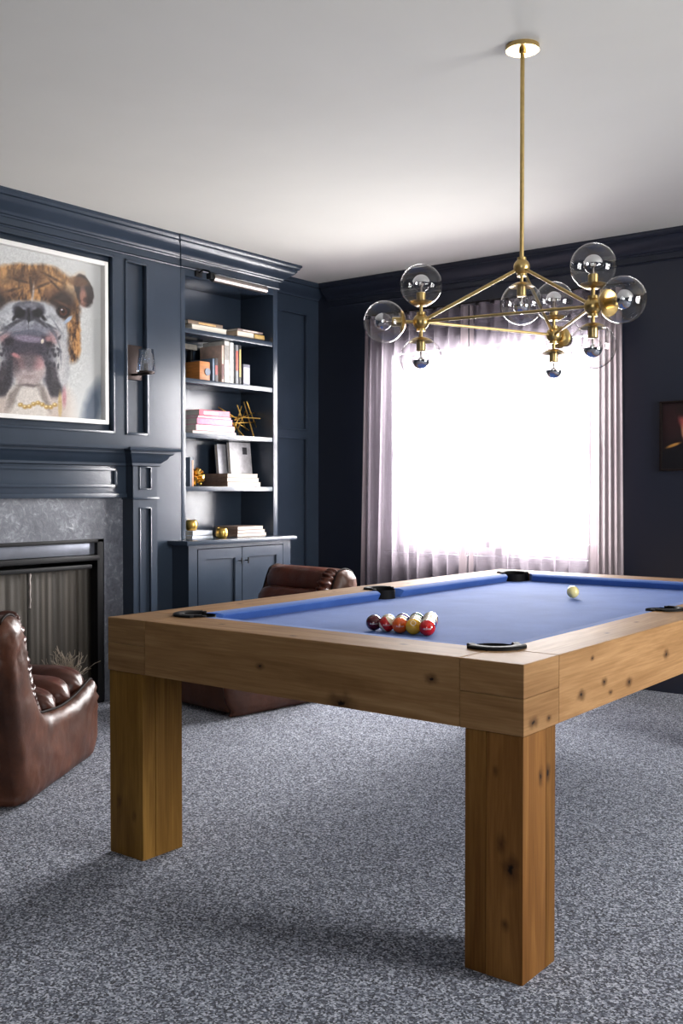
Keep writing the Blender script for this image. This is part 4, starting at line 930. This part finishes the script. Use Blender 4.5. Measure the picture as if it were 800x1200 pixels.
def globe(h, d):
    d = Vector(d).normalized(); c = h + d * .128
    # neck, dish that closes the globe and lamp socket, all one turned brass piece
    zb = -GR   # along d from globe centre
    s = MB().lathe([(.0, -.100), (.006, -.100), (.006, zb + .003), (.020, zb + .0005), (.036, zb + .0085), (.043, zb + .0150), (.041, zb + .0165), (.020, zb + .008), (.0165, zb + .008), (.0165, zb + .046), (.013, zb + .048), (0, zb + .048)], c, d, seg=28).build('lamp_socket', M['brass'], ch)
    prof = []
    for k in range(25):
        t = math.radians(28 + (180 - 28) * k / 24); prof.append((GR * math.sin(t), -GR * math.cos(t)))
    MB().lathe(prof, c, d, seg=40).smooth().build('glass_globe', M['glass'], s)
    bc_ = c + d * .006; rb = .0305
    pf = [(.010, zb + .046 - .006)] + [(rb * math.sin(math.radians(a)), -rb * math.cos(math.radians(a))) for a in range(30, 96, 8)]
    MB().lathe(pf, bc_, d, seg=28).smooth().build('bulb', M['glass'], s)
    MB().lathe([(rb * math.sin(math.radians(a)), -rb * math.cos(math.radians(a))) for a in range(92, 181, 8)], bc_, d, seg=28).smooth().build('bulb_mirror', M['chrome'], s)
    MB().lathe([(.0, -.03), (.004, -.03), (.003, -.012), (.009, -.006), (.009, 0), (0, .0)], bc_, d, seg=12).build('filament_mount', M['nickel'], s)
globe(top, (0, 0, -1))
for h in hubs:
    o_ = (h - Vector((HX, HY, 1.812)))
    globe(h, (0, 0, 1)); globe(h, (0, 0, -1)); globe(h, o_)

# ================================================================== ARMCHAIRS
SP = [(.10, 0.0), (.03, .06), (-.015, .20), (-.055, .36), (-.10, .52), (-.115, .66), (-.09, .725), (-.03, .752), (.035, .738), (.065, .69), (.10, .60), (.135, .50), (.165, .43), (.205, .365), (.26, .325), (.34, .312), (.50, .300), (.66, .312), (.78, .335), (.86, .350), (.885, .32), (.89, .22), (.88, .10), (.84, .03), (.79, 0.0)]
def catmull(pts, n):
    out = []; L_ = len(pts)
    for i in range(L_):
        p0, p1, p2, p3 = (Vector(pts[(i + k - 1) % L_]) for k in range(4))
        for j in range(n):
            t = j / n; out.append(.5 * ((2 * p1) + (-p0 + p2) * t + (2 * p0 - 5 * p1 + 4 * p2 - p3) * t * t + (-p0 + 3 * p1 - 3 * p2 + p3) * t ** 3))
    return out
def armchair(loc, rz, label, W=.78, seed=1, ruched=(-1, 1)):
    """x forward, y left; the floor is z = 0"""
    o = thing('armchair', label, 'armchair', loc, rz, 'brown leather armchairs', world_geo=False)
    sp = catmull(SP, 4); n = len(sp)
    cx = sum(p.x for p in sp) / n; cz = sum(p.y for p in sp) / n
    def inset(i, d):
        a = sp[(i - 1) % n]; b_ = sp[(i + 1) % n]; t_ = (b_ - a).normalized(); nn = Vector((t_.y, -t_.x))
        return sp[i] + nn * (-d) if True else sp[i]
    # orientation: SP runs rear-bottom, up the back, over, down to the front: inward normal is to the right of travel
    poly = [Vector((p.x, max(p.y, 0.0))) for p in sp]
    def inside(q):
        c_ = False
        for i in range(n):
            a, b_ = poly[i], poly[(i + 1) % n]
            if (a.y > q[1]) != (b_.y > q[1]) and q[0] < (b_.x - a.x) * (q[1] - a.y) / (b_.y - a.y) + a.x: c_ = not c_
        return c_
    PA = np.array([(p.x, p.y) for p in poly]); PB = np.roll(PA, -1, 0); AB = PB - PA; AB2 = (AB ** 2).sum(1) + 1e-12
    def bdist(q):
        q = np.array(q); t_ = np.clip(((q - PA) * AB).sum(1) / AB2, 0, 1); return float(np.sqrt((((PA + AB * t_[:, None]) - q) ** 2).sum(1)).min())
    pts = list(poly); g_ = .022
    for i in range(-6, 44):
        for k in range(0, 36):
            q = Vector((i * g_ + (.5 * g_ if k % 2 else 0), k * g_ + .008))
            if inside(q) and bdist(q) > .008: pts.append(q)
    for d_ in (.004, .012):                       # finer rows near the rim so the edge rolls over
        for i in range(n):
            a, b_ = poly[(i - 1) % n], poly[(i + 1) % n]; t_ = (b_ - a).normalized()
            for sg_ in (1, -1):
                q = poly[i] + Vector((t_.y, -t_.x)) * d_ * sg_
                if inside(q) and bdist(q) > d_ * .8: pts.append(q)
    tri = delaunay_2d_cdt(pts, [(i, (i + 1) % n) for i in range(n)], [], 1, 1e-5)
    tv, tf = tri[0], tri[2]; td = [bdist((v.x, v.y)) for v in tv]
    def slab(s):
        yo = s * W / 2; m = MB(); th = .042
        for sd_ in (1, -1):
            vs = []
            for v, d_ in zip(tv, td):
                f = min(d_ / .055, 1); y = th * math.sqrt(max(0, 1 - (1 - f) ** 2))
                if sd_ == 1:
                    y += .016 * min(1, d_ / .16)
                    f2 = min(1, d_ / .03)
                    y += f2 * (.010 * noise.noise(Vector((v.x * 7, v.y * 7, seed * 3 + s))) + .004 * noise.noise(Vector((v.x * 22, v.y * 22, seed * 5 + s))))
                    # pull creases under the arm front and at the shoulder
                    for (qx, qz, am_, rr, fr_) in ((.86, .33, .010, .14, 11), (-.04, .66, .008, .12, 10), (.22, .36, .005, .10, 12)):
                        r_ = math.hypot(v.x - qx, v.y - qz); an = math.atan2(v.y - qz, v.x - qx)
                        y += f2 * am_ * math.sin(an * fr_) * math.exp(-(r_ / rr) ** 2) * min(1, r_ / .03)
                    sx = .30 - .26 * ((.30 - v.y) / .30) ** 1.3 if 0 <= v.y < .30 else 9      # slanted seam
                    y -= .006 * math.exp(-((v.x - sx) / .010) ** 2)
                vs.append(m.b.verts.new((v.x, yo + s * (y - th) * 1.0 if sd_ == 1 else yo + s * (-y - th), v.y)))
            for f in tf: m.b.faces.new([vs[i] for i in f])
        bmesh.ops.remove_doubles(m.b, verts=m.b.verts[:], dist=1e-5)
        sd = m.smooth().build('side_panel', M['leather'], o)
        # piping along the top edge, and the slanted seam on the outer face
        edge = [sp[i] for i in range(6 * 4, 20 * 4)]
        MB().tube([(p.x + .000, yo - s * (.036), p.y + .002) for p in edge], .0055, 8).smooth().build('piping', M['piping'], sd)
        seam = [(.30 - .26 * t_ ** 1.3, .30 * (1 - t_)) for t_ in [k / 12 for k in range(13)]]
        if s not in ruched: return
        # ruched strip standing proud of the inner edge of the back
        m2 = MB(); path = [sp[i] for i in range(8 * 4, 14 * 4 + 1)]; npth = len(path); NN = npth * 5
        def ru(u, v):
            f = u * (npth - 1); i = min(int(f), npth - 2); t_ = f - i; p = path[i] * (1 - t_) + path[i + 1] * t_; d_ = (path[i + 1] - path[i]).normalized(); nn = Vector((-d_.y, d_.x))
            if nn.x < 0: nn = -nn
            puff = .046 * (math.sin(math.pi * min(1, max(0, u))) ** .35) * (1 + .16 * math.sin(u * 115) + .12 * math.sin(u * 61 + 1))
            a = v * 2 * math.pi
            q = p + nn * (puff * (.75 + .95 * math.cos(a)))
            return (q.x, yo - s * (.072 - .040 * math.sin(a) * (1 + .1 * math.sin(u * 90))), q.y)
        m2.grid(ru, NN, 14, cv=True, cap=True).smooth().build('ruched_edge', M['leather2'], sd)
    slab(-1); slab(1)
    iw = W / 2 - .070
    # outer back and base
    back = [sp[i] for i in range(0, 8 * 4)]; nb = len(back)
    def bk(u, v):
        i = int(round(v * (nb - 1))); p = back[i]; y = (u - .5) * 2 * (iw + .03); bul = .02 * (1 - (2 * u - 1) ** 2)
        return (p.x - bul + .004 * noise.noise(Vector((y * 6, p.y * 6, seed))), y, max(p.y, 0))
    m = MB().grid(bk, 20, nb); m.smooth().build('back_panel', M['leather'], o)
    MB().box((.03, -iw - .02, .02), (.86, iw + .02, .20), .03).box((-.06, -iw, .15), (.06, iw, .62), .03).smooth().build('base', M['leather'], o)
    # puffed rolls across the seat and up the back
    def roll(c, rx, rz_, tilt=0, sd=0, bulge=1.0, name='seat_roll'):
        hw = iw + .032
        def fn(u, v):
            t_ = -1 + 2 * u; e = (1 - abs(t_) ** 6) ** .5 if abs(t_) < 1 else 0
            e = max(e, .02); a = v * 2 * math.pi
            k = 1 + .05 * noise.noise(Vector((t_ * 4, math.cos(a) * 2, sd))) + .07 * math.sin(a * 9 + sd) * abs(t_) ** 3
            X = rx * math.copysign(abs(math.cos(a)) ** .85, math.cos(a)) * e * k; Z = rz_ * math.copysign(abs(math.sin(a)) ** .85, math.sin(a)) * e * k
            return (c[0] + X * math.cos(tilt) - Z * math.sin(tilt), t_ * hw, c[1] + X * math.sin(tilt) + Z * math.cos(tilt))
        MB().grid(fn, 34, 28, cv=True, cap=True).smooth().build(name, M['leather2'], o)
    roll((.300, .300), .085, .085, -.35, 1); roll((.450, .300), .092, .095, -.05, 2); roll((.615, .310), .098, .100, .08, 3); roll((.785, .322), .105, .100, .12, 4)
    roll((.185, .410), .075, .090, .35, 5, name='back_roll'); roll((.120, .545), .078, .090, .28, 6, name='back_roll'); roll((.035, .670), .085, .088, .2, 7, name='back_roll')
    return o
fwd1 = Vector((-.526, .850)); right1 = Vector((.850, .526))
a1 = math.atan2(fwd1.y, fwd1.x)
# near side foot of the back at cam-left; the chair's right side faces the camera
p = Vector((-3.311, 2.315)); W = .78
org = p - right1 * (W / 2 + .02)
armchair((org.x, org.y, .0), a1, 'brown leather armchair at the left edge, turned toward the fireplace, back to the viewer', W, 1)
f2 = Vector((-.12, -.993)); l2 = Vector((-f2.y, f2.x))
p2 = Vector((-3.69, 4.80)); org = p2 - l2 * (.67 / 2) * 1
armchair((org.x, org.y, .0), math.atan2(f2.y, f2.x), 'brown leather armchair behind the pool table, only its headrest showing above the rail', .67, 2, (1,))

for ob in list(bpy.data.objects):
    if '_off' in ob: del ob['_off']
